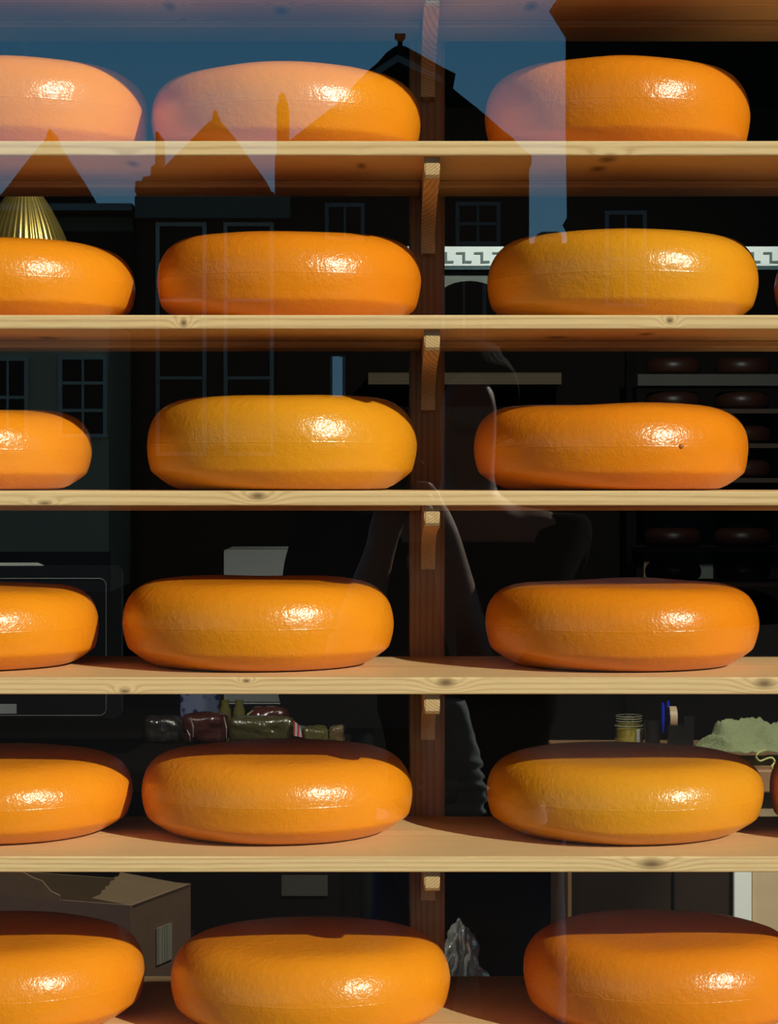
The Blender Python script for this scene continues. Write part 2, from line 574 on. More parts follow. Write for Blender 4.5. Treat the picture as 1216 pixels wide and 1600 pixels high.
RG = ['cheeses on the second shelf', 'cheeses on the third shelf', 'cheeses on the fourth shelf', 'cheeses on the fifth shelf', 'cheeses on the sixth shelf', 'cheeses on the bottom ledge']
wheel(-188, 235, 90, 1, 0.094, m_orange, 'shiny orange cheese cut by left photo edge in the topmost row, touching its neighbour', 1.1, group=RG[0])
wheel(238, 657, 103, 1, 0.088, m_orange, 'middle orange cheese of the topmost row, its face crossed by reflected gables', 2.3, group=RG[0])
wheel(757, 1170, 90, 1, 0.0945, m_deep, 'right orange cheese of the topmost row, left third washed lilac by reflected sky', 3.2, group=RG[0])
wheel(-213, 213, 376, 2, 0.0815, m_orange, 'orange cheese below the brass lamp, cut by the left photo edge', 4.4, group=RG[1])
wheel(246, 659, 363, 2, 0.0885, m_deep, 'whole orange cheese left of the post, second cheese row from the top', 5.6, group=RG[1])
wheel(762, 1183, 361, 2, 0.0895, m_yellow, 'golden yellow cheese right of the post, just under the white meander fascia', 6.5, group=RG[1])
wheel(1211, 1632, 380, 2, 0.085, m_deep, 'sliver of cheese at the right photo edge, second cheese row from the top', 7.7, group=RG[1])
wheel(-281, 144, 640, 3, 0.080, m_orange, 'orange cheese half out of the left photo edge on the eye level shelf', 8.3, group=RG[2])
wheel(230, 653, 616, 3, 0.0935, m_yellow, 'tall golden yellow cheese left of the post on the eye level shelf', 9.9, group=RG[2])
r3 = wheel(739, 1171, 630, 3, 0.0855, m_deep, 'deep orange cheese with a small nick in its side on the eye level shelf', 10.4, group=RG[2])
wheel(-270, 155, 908, 4, 0.0805, m_orange, 'orange cheese in front of the black monitor, cut by the left photo edge', 11.8, Yc=2.25, group=RG[3])
wheel(192, 617, 898, 4, 0.0865, m_orange, 'orange cheese left of the post with the pale grey printer rising behind it', 12.6, Yc=2.25, group=RG[3])
wheel(759, 1184, 903, 4, 0.083, m_deep, 'orange cheese right of the post, its left end crossed by the reflected arm', 13.3, Yc=2.25, group=RG[3])
wheel(-218, 207, 1163, 5, 0.077, m_orange, 'orange cheese cut by the left photo edge, second row from the bottom', 14.9, group=RG[4])
wheel(221, 645, 1155, 5, 0.082, m_orange, 'orange cheese left of the post with the wrapped packs showing behind it', 15.2, group=RG[4])
wheel(759, 1191, 1160, 5, 0.0785, m_yellow, 'golden cheese in front of the glass jar, second row from the bottom', 16.7, group=RG[4])
wheel(1204, 1630, 1165, 5, 0.080, m_deep, 'dark orange sliver of cheese at the right photo edge below the green cloth', 17.1, group=RG[4])
wheel(-205, 227, 1423, 5, 0.088, m_orange, 'orange cheese on the bottom ledge in front of the cardboard box', 18.8, Yc=2.258, z=Z6, group=RG[5])
wheel(267, 703, 1425, 5, 0.087, m_orange, 'orange cheese on the bottom ledge, middle of its row, hiding the foot of the post', 19.5, Yc=2.245, z=Z6, group=RG[5])
wheel(817, 1253, 1420, 5, 0.0905, m_deep, 'orange cheese on the bottom ledge cut by the right photo edge', 20.2, Yc=2.258, z=Z6, group=RG[5])
# the nick in the deep orange wheel
bm = bmesh.new()
bmesh.ops.create_uvsphere(bm, u_segments=14, v_segments=8, radius=0.0028)
nk = P(1038, 699, 2.262)
off_ = nk.x - r3.location.x
R3 = (1171 - 739) / 2 * 2.262 / F * 0.995
yy = -math.sqrt(max(1e-6, R3 ** 2 - off_ ** 2)) + 0.0012
nick = finish('rind_nick', bm, simple('nick_brown', (0.34, 0.09, 0.008), 0.4), r3, (off_, yy, EYE - (698 - 749) * 2.13 / F - shelf_z[3][0]), True)
nick['label'] = 'small brown nick in the rind'

# ------------------------------------------------------------------ inside the shop
# two counters with the till's passage between them
CZ = 0.962
ctr = empty('shop_counter', (1.1, 4.95, 0))
tag(ctr, 'wooden shop counter at right carrying the glass jar and green cloth', 'counter')
cx0 = P(888, 1400, 4.97).x - 1.1
PXC = lambda px, Y: P(px, 1400, Y).x - 1.1
bm = bmesh.new(); box(bm, cx0 - 0.005, 1.5, 0, 0.575, CZ - 0.05, CZ, 0.004, 2)
finish('counter_top', bm, m_counter_edge, ctr)
bm = bmesh.new(); box(bm, cx0, cx0 + 0.008, 0.025, 0.55, 0, CZ - 0.05)
o = finish('end_strip', bm, m_counter_edge, ctr)
bm = bmesh.new(); box(bm, cx0 + 0.008, PXC(1146, 4.99), 0.04, 0.55, 0, CZ - 0.05)
finish('base_panel', bm, wood('black_brown_panel', (0.022, 0.011, 0.006), (0.010, 0.005, 0.003), 'Z', seed=5.0), ctr)
bm = bmesh.new(); box(bm, PXC(1147, 4.97), PXC(1175, 4.97), 0.02, 0.55, 0, CZ - 0.05, 0.002, 1)
o = finish('corner_post', bm, m_white, ctr); o['label'] = 'white painted corner post'
bm = bmesh.new(); box(bm, PXC(1176, 4.99), 1.48, 0.04, 0.55, 0, CZ - 0.05)
o = finish('end_panel', bm, simple('tan_panel', (0.50, 0.37, 0.22), 0.7), ctr); o['label'] = 'tan end panel'
bm = bmesh.new(); box(bm, PXC(1053, 4.98), PXC(1056, 4.98), 0.028, 0.04, 0.62, 0.74)
finish('handle', bm, m_steel, ctr)
bm = bmesh.new(); box(bm, -2.6, P(545, 0, 5.3).x, 4.95, 5.66, CZ - 0.05, CZ, 0.004); box(bm, -2.58, P(535, 0, 5.3).x, 4.99, 5.6, 0, CZ - 0.05)
tag(finish('till_counter', bm, simple('black_brown_laminate', (0.010, 0.007, 0.006), 0.9, spec=0.03)), 'black brown counter at left under the till monitor and wrapped packs', 'counter')
bm = bmesh.new()
a_, b_ = P(1187, 1268, 4.948), P(1198, 1244, 4.948)
prism(bm, [(a_.x, a_.z), (b_.x - 0.002, a_.z + 0.008), (b_.x, b_.z), (a_.x + 0.002, b_.z)], 'Y', 4.988, 4.9895)
tag(finish('price_card', bm, m_paper), 'small white card on the counter front at the right edge below the green cloth', 'card')
bm = bmesh.new()
a_, b_ = P(440, 1400, 4.985), P(512, 1368, 4.985)
box(bm, a_.x, b_.x, 4.986, 4.9895, a_.z, b_.z)
tag(finish('paper_note', bm, simple('grey_note', (0.075, 0.065, 0.05), 0.8)), 'dim greyish note on the counter front above the middle bottom cheese', 'note')

# glass jar
jx = P(983, 1158, 5.4)
jar = empty('glass_jar', (jx.x, 5.4, CZ))
tag(jar, 'open squat glass jar with amber contents standing on the counter at right', 'jar')
bm = bmesh.new()
lathe(bm, [(0.033, 0), (0.0345, 0.004), (0.0345, 0.048), (0.033, 0.051), (0.0300, 0.054), (0.0308, 0.057), (0.0296, 0.060), (0.0308, 0.063), (0.0296, 0.066), (0.0308, 0.069), (0.031, 0.073), (0.028, 0.073), (0.0275, 0.052), (0.031, 0.046), (0.031, 0.004), (0, 0.003)], 40)
finish('jar_wall', bm, clear_glass('jar_glass', (0.92, 0.92, 0.78), 0.20), jar, None, True, 50)
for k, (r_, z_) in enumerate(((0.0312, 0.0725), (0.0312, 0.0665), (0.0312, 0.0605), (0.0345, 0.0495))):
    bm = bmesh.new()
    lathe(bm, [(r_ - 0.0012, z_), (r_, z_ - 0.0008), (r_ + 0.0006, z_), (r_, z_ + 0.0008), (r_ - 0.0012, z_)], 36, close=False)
    finish('thread_glint_ring', bm, simple('painted_glass_glint', (0.42, 0.43, 0.32), 0.15), jar, None, True)  # opaque pale rings paint the glints along the threads
bm = bmesh.new(); lathe(bm, [(0, 0.006), (0.0295, 0.006), (0.0295, 0.040), (0, 0.041)], 32, close=False)
o = finish('contents', bm, simple('amber_honey', (0.78, 0.62, 0.16), 0.3), jar, None, True, 40); o['label'] = 'amber contents'
bm = bmesh.new()
for k in range(8):
    a0, a1 = math.radians(-66 + k * 6), math.radians(-60 + k * 6)
    r_ = 0.0352
    z1_ = 0.044 if k > 1 else 0.030 + 0.007 * k
    vs = [bm.verts.new(Vector((r_ * math.cos(a), r_ * math.sin(a), z))) for a, z in ((a0, 0.012), (a1, 0.012), (a1, 0.044), (a0, 0.044))]
    bm.faces.new(vs)
bmesh.ops.solidify(bm, geom=bm.faces[:], thickness=0.0004)
o = finish('label', bm, m_paper, jar, None, True, 40); o['label'] = 'white paper label'
# black pen caddy, tape roll, pens
c0 = P(1056, 1160, 5.35)
cad = empty('desk_caddy', (c0.x, 5.35, CZ))
tag(cad, 'black plastic desk caddy with two cups standing between jar and green cloth', 'caddy')
for nm, xo, wtop, hh in (('front_cup', 0.0, 0.028, 0.056), ('side_cup', -0.055, 0.020, 0.066), ('back_cup', 0.034, 0.018, 0.072)):
    bm = bmesh.new()
    w0 = wtop * 0.85
    pr = [(w0, 0), (wtop, hh), (wtop - 0.003, hh), (w0 - 0.003, 0.004)]
    lathe(bm, [(w0, 0), (wtop, hh), (wtop - 0.0025, hh), (w0 - 0.0025, 0.003), (0, 0.003)], 4 if nm != 'side_cup' else 20)
    bmesh.ops.rotate(bm, cent=(0, 0, 0), matrix=Matrix.Rotation(PI / 4, 3, 'Z'), verts=bm.verts)
    bmesh.ops.translate(bm, vec=(xo, 0 if nm != 'back_cup' else 0.03, 0), verts=bm.verts)
    finish(nm, bm, m_black, cad)
bm = bmesh.new()
ring_o, ring_i, wd = 0.026, 0.0165, 0.017
lathe(bm, [(ring_i, -wd / 2), (ring_o, -wd / 2), (ring_o, wd / 2), (ring_i, wd / 2), (ring_i, -wd / 2)], 40, close=False)
bmesh.ops.rotate(bm, cent=(0, 0, 0), matrix=Matrix.Rotation(PI / 2, 3, 'Y'), verts=bm.verts)
tr = P(1051, 1118, 5.35)
tp = finish('tape_roll', bm, simple('kraft_tape', (0.58, 0.42, 0.26), 0.5), None, (tr.x, 5.35, tr.z - 0.004), True, 40)
tp.rotation_euler = (0, 0, 0.03)
bm = bmesh.new(); lathe(bm, [(0, -wd / 2 - 0.001), (ring_o - 0.002, -wd / 2 - 0.001), (ring_o - 0.002, -wd / 2 + 0.002), (0, -wd / 2 + 0.002)], 32, close=False)
bmesh.ops.rotate(bm, cent=(0, 0, 0), matrix=Matrix.Rotation(PI / 2, 3, 'Y'), verts=bm.verts)
o = finish('core_disc', bm, m_black, tp, None, True, 40); o['label'] = 'black core disc'
tag(tp, 'roll of tan tape standing upright in the black caddy', 'tape roll')
for (px0, px1, yt_, yo) in ((1036, 1037, 1098, 0.018), (1044, 1047, 1095, 0.030)):
    t0, t1 = P(px1, 1145, 5.35 + yo), P(px0, yt_, 5.35 + yo)
    bm = bmesh.new(); tube(bm, [t0, t0.lerp(t1, 0.85), t1], [0.0035, 0.0042, 0.0030], 10)
    pn = finish('ballpoint_pen', bm, simple('blue_pen', (0.012, 0.03, 0.62), 0.35), None, None, True, 50)
    tag(pn, 'blue pen in the black caddy, %s' % ('standing left of the tape roll' if px0 == 1036 else 'its tip just above the tape roll'), 'pen', 'blue pens in the caddy')
# green cloth
bm = bmesh.new()
NX, NY = 60, 36
grid = []
for j in range(NY + 1):
    row = []
    for i in range(NX + 1):
        u, v = i / NX, j / NY
        x = P(1083, 1100, 5.1).x + u * 0.30
        y = 5.0 + v * 0.17
        edge = min(1, u * 4.5) * min(1, (1 - u) * 5)
        n1 = noise.noise(Vector((u * 3.0, v * 1.6, 3.3))) * 0.5 + 0.5
        n2 = 1 - abs(noise.noise(Vector((u * 7 + v * 2.5, v * 2.2 - u, 8.1)))) * 2
        n3 = 1 - abs(noise.noise(Vector((u * 15 - v * 6, v * 3.5 + u * 2, 1.7)))) * 2
        h = 0.004 + edge * (0.016 + 0.045 * n1 + 0.030 * n2 + 0.007 * n3) * (0.30 + 0.75 * math.sin(min(1, v * 1.25) * PI * 0.62))
        row.append(bm.verts.new((x + 0.012 * math.sin(v * 9 + u * 4), y + 0.010 * math.sin(u * 17), CZ + 0.0105 + h)))
    grid.append(row)
for j in range(NY):
    for i in range(NX):
        bm.faces.new((grid[j][i], grid[j][i + 1], grid[j + 1][i + 1], grid[j + 1][i]))
bmesh.ops.solidify(bm, geom=bm.faces[:], thickness=0.003)
clo = finish('cleaning_cloth', bm, simple('sage_green_cloth', (0.58, 0.64, 0.36), 0.95, spec=0.05, bump=0.5, scale=220), None, None, True)
tag(clo, 'crumpled pale green cloth lying on the counter at the right photo edge', 'cloth')
bm = bmesh.new()
hem = [P(1196, 1172, 4.985), P(1186, 1176, 4.975), P(1182, 1183, 4.97), P(1188, 1189, 4.975), P(1197, 1186, 4.975), P(1206, 1184, 4.972), P(1211, 1190, 4.972), P(1206, 1199, 4.97), P(1212, 1203, 4.975)]
tube(bm, catmull(hem, 5), 0.0022, 8)
o = finish('hem', bm, simple('yellow_hem', (0.60, 0.60, 0.22), 0.8), clo, None, True); o['label'] = 'yellow overlocked hem'

# black monitor at left
mon = empty('monitor', (P(-55, 1000, 5.2).x, 5.2, CZ))
tag(mon, 'black till monitor with rounded corners standing on the counter at the left', 'monitor')


def rounded(w0, w1, z0, z1, r, n=6):
    pts = []
    for cx_, cz_, a in ((w1 - r, z1 - r, 0), (w0 + r, z1 - r, 90), (w0 + r, z0 + r, 180), (w1 - r, z0 + r, 270)):
        for k in range(n + 1):
            t = math.radians(a + 90 * k / n)
            pts.append((cx_ + r * math.cos(t), cz_ + r * math.sin(t)))
    return pts


mx1 = P(190, 0, 5.2).x - mon.location.x
mz1, mz0 = P(0, 884, 5.2).z - CZ, P(0, 1122, 5.2).z - CZ
bm = bmesh.new(); prism(bm, rounded(-0.36, mx1, mz0, mz1, 0.018), 'Y', 0, 0.03)
finish('housing', bm, m_black, mon)
bx1, bz1, bz0 = P(166, 0, 5.2).x - mon.location.x, P(0, 904, 5.2).z - CZ, P(0, 1118, 5.2).z - CZ
bm = bmesh.new()
loop = [(x, -0.0012, z) for x, z in rounded(-0.335, bx1, bz0, bz1, 0.016)]
tube(bm, loop + loop[:1], 0.0013, 8)
o = finish('bezel_line', bm, simple('dull_silver', (0.17, 0.17, 0.16), 0.4), mon); o['label'] = 'thin silver bezel line'
bm = bmesh.new(); box(bm, P(-40, 0, 5.2).x - mon.location.x, P(26, 0, 5.2).x - mon.location.x, -0.002, 0.0, P(0, 1115, 5.2).z - CZ, P(0, 1100, 5.2).z - CZ)
o = finish('sticker', bm, m_greyplastic, mon); o['label'] = 'pale sticker'
bm = bmesh.new(); prism(bm, [(-0.36, 0), (P(66, 0, 5.2).x - mon.location.x, 0), (P(56, 0, 5.2).x - mon.location.x, 0.006), (-0.36, 0.006)], 'Y', 0.0, 0.028)
bmesh.ops.translate(bm, vec=(0, 0, mz1), verts=bm.verts)
o = finish('top_strip', bm, m_paper, mon); o['label'] = 'white strip along the top'
bm = bmesh.new(); box(bm, -0.12, 0.02, 0.04, 0.09, 0.0, mz0 + 0.12, 0.004); box(bm, -0.16, 0.06, -0.02, 0.14, 0, 0.012, 0.004)
finish('stand', bm, m_black, mon)

# back counter with printer, tall black chair, tin
bm = bmesh.new(); box(bm, -2.6, -0.15, 6.25, 6.9, 0, 0.90, 0.004)
bc = finish('back_counter', bm, simple('near_black_laminate', (0.010, 0.008, 0.007), 0.9, spec=0.03))
tag(bc, 'dark low counter behind the chair carrying the white printer', 'counter')
px0, px1 = P(350, 0, 6.3).x, P(505, 0, 6.3).x
pr = empty('printer', ((px0 + px1) / 2, 6.3, 0.90))
tag(pr, 'pale grey printer on the back counter, seen above and below the fifth shelf', 'printer')
hw = (px1 - px0) / 2
pz1 = P(0, 859, 6.3).z - 0.90
bm = bmesh.new(); prism(bm, rounded(-hw, hw, 0.0, pz1, 0.004, 3), 'Y', 0, 0.3)
finish('housing', bm, m_greyplastic, pr)
bm = bmesh.new(); box(bm, -hw * 1.05, hw * 0.35, -0.03, 0.0, P(0, 1107, 6.3).z - 0.9, P(0, 1096, 6.3).z - 0.9, 0.004)
o = finish('paper_tray', bm, m_black, pr); o['label'] = 'black tray'
bm = bmesh.new()
tx = P(312, 0, 6.28)
box(bm, -0.055, 0.055, 0, 0.1, 0, P(0, 1078, 6.28).z - 0.9, 0.008)


def delft(name):
    m, n, l, b = new_mat(name)
    t = n.new('ShaderNodeTexCoord')
    v = n.new('ShaderNodeTexVoronoi')
    v.inputs['Scale'].default_value = 42
    l.new(t.outputs['Object'], v.inputs['Vector'])
    r = n.new('ShaderNodeValToRGB')
    r.color_ramp.elements[0].position = 0.30
    r.color_ramp.elements[0].color = (0.02, 0.03, 0.12, 1)
    r.color_ramp.elements[1].position = 0.45
    r.color_ramp.elements[1].color = (0.22, 0.26, 0.42, 1)
    l.new(v.outputs['Distance'], r.inputs['Fac'])
    l.new(r.outputs['Color'], b.inputs['Base Color'])
    b.inputs['Roughness'].default_value = 0.35
    return m


tag(finish('patterned_tin', bm, delft('blue_white_pattern'), None, (tx.x, 6.28, 0.90)), 'blue and white patterned tin left of the printer', 'tin')

# tall chair: mesh back
ch = empty('office_chair', (P(575, 0, 5.9).x, 5.92, 0))
tag(ch, 'tall black mesh backed chair behind the counter, its rounded back edge left of the post', 'chair')
outl = [(467, 795), (452, 850), (442, 895), (436, 990), (434, 1070), (438, 1100), (447, 1120), (466, 1133), (520, 1137), (630, 1137), (684, 1133), (703, 1120), (712, 1095), (714, 1060), (712, 960), (704, 880), (688, 800), (660, 775), (500, 775)]
pp = [(P(x, y, 5.9).x - ch.location.x, P(x, y, 5.9).z) for x, y in outl]
sm = catmull([Vector((p[0], 0, p[1])) for p in pp + [pp[0]]], 4)[:-1]
bm = bmesh.new(); prism(bm, [(p.x, p.z) for p in sm], 'Y', -0.015, 0.03)
bmesh.ops.bevel(bm, geom=[e for e in bm.edges if abs(e.verts[0].co.y - e.verts[1].co.y) < 1e-6], offset=0.008, segments=2, affect='EDGES')
finish('backrest', bm, m_black_matt, ch, None, True, 50)
bm = bmesh.new(); box(bm, -0.24, 0.24, 0.05, 0.30, 0.74, 0.80, 0.02)
finish('seat', bm, m_black_matt, ch)
bm = bmesh.new(); tube(bm, [(0, 0.17, 0.06), (0, 0.17, 0.74)], 0.025); tube(bm, [(0, 0.03, 0.78), (0, 0.02, 1.0)], 0.02)
finish('column', bm, m_black, ch, None, True, 40)
for k in range(5):
    a = 2 * PI * k / 5 + 0.3
    bm = bmesh.new(); tube(bm, [(0, 0.17, 0.09), (0.19 * math.cos(a), 0.17 + 0.13 * math.sin(a), 0.03)], [0.022, 0.014])
    finish('leg', bm, m_black, ch, None, True, 40)


# wrapped goods on the counter at left
def clear_wrap_mat(name, col):
    return simple(name, col, 0.22, coat=0.7, bump=0.9, scale=28, var=0.4)


def parcel(name, x0, x1, y0, y1, Y, depth, mat, label, cat, seed, group=None):
    a, b = P(x0, y1, Y), P(x1, y0, Y)
    bm = bmesh.new()
    box(bm, a.x, b.x, Y, Y + depth, a.z, b.z, min(b.x - a.x, b.z - a.z) * 0.28, 4)
    bmesh.ops.subdivide_edges(bm, edges=[e for e in bm.edges if e.calc_length() > 0.02], cuts=9, use_grid_fill=True)
    for v in bm.verts:
        n_ = noise.noise_vector(v.co * 26 + Vector((seed, 0, 0)))
        v.co += n_ * 0.0050 + noise.noise_vector(v.co * 75 + Vector((0, seed, 0))) * 0.0030
        if v.co.z < CZ + 0.001:
            v.co.z = CZ + 0.001
    c = Vector(((a.x + b.x) / 2, Y + depth / 2, CZ))
    for v in bm.verts:
        v.co -= c
    o = finish(name, bm, mat, None, c, True)
    tag(o, label, cat, group)
    return o


m_sausage = clear_wrap_mat('dark_red_sausage_in_film', (0.075, 0.018, 0.014))
m_olive = clear_wrap_mat('olive_bread_in_film', (0.085, 0.068, 0.024))
g1 = 'wrapped goods on the counter'
s1 = parcel('sausage_pack', 284, 354, 1117, 1165, 5.3, 0.09, m_sausage, 'dark red block in clear film with pale creases, beside the long olive pack', 'food pack', 1, g1)
s2 = parcel('sausage_pack', 386, 452, 1106, 1171, 5.46, 0.07, m_sausage, 'dark red wrapped pack behind the long olive brown one', 'food pack', 2, g1)
s3 = parcel('bread_pack', 356, 460, 1122, 1166, 5.3, 0.08, m_olive, 'long olive brown pack in clear film with a red and white end', 'food pack', 3, g1)
s4 = parcel('cheese_pack', 473, 512, 1138, 1166, 5.3, 0.06, clear_wrap_mat('olive_pack', (0.13, 0.11, 0.035)), 'small olive green pack below the black chair back', 'food pack', 4, g1)
s5 = parcel('candy_pack', 514, 538, 1135, 1166, 5.3, 0.05, clear_wrap_mat('tan_pack', (0.17, 0.115, 0.05)), 'small tan pack at the right end of the wrapped goods', 'food pack', 5, g1)
s6 = parcel('sausage_pack', 222, 283, 1122, 1165, 5.45, 0.07, clear_wrap_mat('dim_grey_pack', (0.035, 0.028, 0.024)), 'very dim greyish pack left of the dark red sausage block', 'food pack', 6, g1)
for jx_, lab in ((352, 'left'), (374, 'right')):
    p = P(jx_, 1171, 5.5)
    bm = bmesh.new(); lathe(bm, [(0.013, 0), (0.0145, 0.004), (0.0145, 0.075), (0.010, 0.088), (0.010, 0.10), (0, 0.10)], 20)
    b_ = finish('small_bottle', bm, simple('olive_bottle', (0.14, 0.125, 0.03), 0.25), None, (p.x, 5.5, CZ), True, 40)
    tag(b_, 'small olive yellow bottle behind the wrapped packs, %s of the pair' % lab, 'bottle', 'small bottles behind the packs')
# film twists and the striped clip
bm = bmesh.new()
q = P(463, 1138, 5.29) - s3.location
prism(bm, [(q.x - 0.006, q.z - 0.016), (q.x + 0.016, q.z - 0.020), (q.x + 0.008, q.z + 0.006), (q.x - 0.006, q.z + 0.018)], 'Y', q.y - 0.012, q.y + 0.004)


def stripes(name):
    m, n, l, b = new_mat(name)
    t = n.new('ShaderNodeTexCoord')
    w = n.new('ShaderNodeTexWave')
    w.inputs['Scale'].default_value = 32
    w.inputs['Distortion'].default_value = 1.5
    l.new(t.outputs['Object'], w.inputs['Vector'])
    r = n.new('ShaderNodeValToRGB')
    r.color_ramp.interpolation = 'CONSTANT'
    r.color_ramp.elements[0].color = (0.55, 0.05, 0.06, 1)
    r.color_ramp.elements[1].position = 0.45
    r.color_ramp.elements[1].color = (0.65, 0.63, 0.58, 1)
    l.new(w.outputs['Fac'], r.inputs['Fac'])
    l.new(r.outputs['Color'], b.inputs['Base Color'])
    return m


o = finish('striped_clip', bm, stripes('red_white_stripes'), s3); o['label'] = 'red and white striped end'
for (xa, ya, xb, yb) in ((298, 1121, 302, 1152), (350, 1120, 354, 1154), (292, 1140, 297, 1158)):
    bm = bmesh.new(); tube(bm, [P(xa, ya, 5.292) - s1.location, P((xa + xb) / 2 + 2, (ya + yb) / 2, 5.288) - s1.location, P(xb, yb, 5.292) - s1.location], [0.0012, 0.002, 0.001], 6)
    o = finish('film_fold', bm, simple('painted_film_glint', (0.42, 0.38, 0.33), 0.25), s1); o['label'] = 'fold of clear film with its glint painted pale'  # pale tubes paint the highlights on the film's folds
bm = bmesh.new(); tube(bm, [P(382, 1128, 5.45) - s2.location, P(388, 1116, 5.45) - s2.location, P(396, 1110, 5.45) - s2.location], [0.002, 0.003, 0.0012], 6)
o = finish('film_fold', bm, simple('painted_film_glint_gold', (0.45, 0.38, 0.2), 0.25), s2); o['label'] = 'fold of clear film with its glint painted pale'  # golden highlight on the fold, painted as a pale tube

# brass pendant lamp, ribbed
lx = P(38, 340, 3.6)
lamp = empty('pendant_lamp', (lx.x, 3.6, 3.2))
tag(lamp, 'ribbed brass bell shaped pendant lamp above the left end of the third shelf', 'lamp')
sc_l = 3.6 / F
zz = lambda y: EYE - (y - 749) * sc_l - 3.2
bell = [(6, 270), (14, 276), (20, 288), (30, 308), (41, 325), (50, 342), (58, 358), (65, 375), (72, 395), (77, 415), (79, 430), (76, 430), (69, 395), (55, 360), (38, 328), (18, 295), (0, 280)]
bm = bmesh.new()
sg = 180
lathe(bm, [(r * sc_l, zz(y)) for r, y in bell], sg, rf=lambda a, i: 1 + 0.014 * math.cos(a * 45), close=False)
finish('lamp_shade', bm, simple('brass', (0.66, 0.50, 0.13), 0.28, 0.7, var=0.08), lamp, None, True)
bm = bmesh.new(); tube(bm, [(0, 0, zz(276)), (0, 0, -0.002)], 0.004, 8)
finish('cord', bm, m_black, lamp, None, True)
bm = bmesh.new(); lathe(bm, [(0.0, 0), (0.045, -0.001), (0.045, -0.02), (0.0, -0.03)][::-1], 24, close=False)
finish('ceiling_rose', bm, simple('dull_brass', (0.5, 0.36, 0.12), 0.35, 1.0), lamp, None, True, 40)

# white meander fascia over an arched niche
FY = 7.0
fa = empty('meander_fascia', (0, FY, 0))
tag(fa, 'white fascia board with a dark meander pattern, seen right of the post', 'fascia')
fz0, fz1 = P(0, 416, FY).z, P(0, 385, FY).z
fx0, fx1 = P(612, 0, FY).x, P(1330, 0, FY).x
bm = bmesh.new(); box(bm, fx0, fx1, 0, 0.06, fz0, fz1, 0.003)
finish('board', bm, m_white, fa)
X = lambda px: P(px, 0, FY).x
Z = lambda py: P(0, py, FY).z
bm = bmesh.new()
kx = X(640)
prism(bm, [(X(628.5) - kx, Z(394)), (X(642.5) - kx, Z(394)), (X(642.5) - kx, Z(407.5)), (X(652.5) - kx, Z(407.5)), (X(652.5) - kx, Z(411)), (X(638.5) - kx, Z(411)), (X(638.5) - kx, Z(397.2)), (X(628.5) - kx, Z(397.2))], 'Y', -0.003, 0.0)
key = finish('meander_key', bm, simple('slate_green', (0.10, 0.14, 0.13), 0.6), fa, (kx, 0, 0))
key['label'] = 'slate green meander step'
for k in range(1, 24):
    c = key.copy(); COL.objects.link(c); c.location = (X(640 + 28.2 * k), 0, 0)
bm = bmesh.new(); box(bm, fx0, fx1, 0.004, 0.05, P(0, 421, FY).z, fz0)
o = finish('lower_trim', bm, simple('dark_teal', (0.03, 0.07, 0.07), 0.5), fa); o['label'] = 'dark teal lower trim'
bm = bmesh.new(); fxm = P(850, 0, FY).x
box(bm, fx0, fxm, 0.02, 0.06, P(0, 425, FY).z, P(0, 421, FY).z); box(bm, fx0, fxm, 0.05, 0.06, P(0, 432, FY).z, P(0, 425, FY).z)
finish('moulding', bm, simple('grey_green_paint', (0.20, 0.21, 0.18), 0.6), fa)
# arched niche front below, standing on the floor
bm = bmesh.new()
x0, x1, xl, xr = P(612, 0, FY + .03).x, P(850, 0, FY + .03).x, P(688, 0, FY + .03).x, P(778, 0, FY + .03).x
zb_ = P(0, 507, FY + .03).z
zt_, ztop = P(0, 431, FY + .03).z, P(0, 439, FY + .03).z
arch = []
for k in range(13):
    t = PI * (1 - k / 12)
    arch.append(((xl + xr) / 2 + (xr - xl) / 2 * math.cos(t), ztop - 0.045 + 0.045 * math.sin(t)))
prism(bm, [(x0, zb_), (x0, zt_), (x1, zt_), (x1, zb_), (xr, zb_)] + arch[::-1] + [(xl, zb_)], 'Y', 0.03, 0.06)
finish('arched_panel', bm, simple('grey_arch_paint', (0.12, 0.125, 0.10), 0.6), fa)
for xr_ in (P(668, 0, FY).x, P(1300, 0, FY).x):
    bm = bmesh.new(); tube(bm, [(xr_, 0.03, fz1 - 0.002), (xr_, 0.03, 3.2)], 0.006)
    finish('hanging_rod', bm, m_black, fa, None, True, 40)
# unseen spotlight with a fixture, added to brighten the fascia
sp = empty('added_fill_spotlight', (0.75, 5.6, 3.2))
tag(sp, 'small black unseen spotlight added to brighten the white meander fascia', 'spotlight')
bm = bmesh.new(); tube(bm, [(0, 0, 0), (0, 0, -0.09)], 0.008); tube(bm, [(0, -0.03, -0.10), (0, 0.07, -0.16)], [0.03, 0.038], 20)
finish('fill_spot_head', bm, m_black, sp, None, True, 40)
ld = bpy.data.lights.new('fill_spot_beam', 'SPOT')
ld.energy = 130
ld.spot_size = math.radians(85)
ld.spot_blend = 0.8
ld.color = (0.93, 1.0, 0.96)
ld.shadow_soft_size = 0.04
lo = bpy.data.objects.new('fill_spot_beam', ld)
COL.objects.link(lo)
lo.parent = sp
lo.location = (0, 0.09, -0.18)
lo.rotation_euler = (Vector((0.5, 7.0, 2.30)) - Vector((0.75, 5.69, 3.02))).to_track_quat('-Z', 'Y').to_euler()
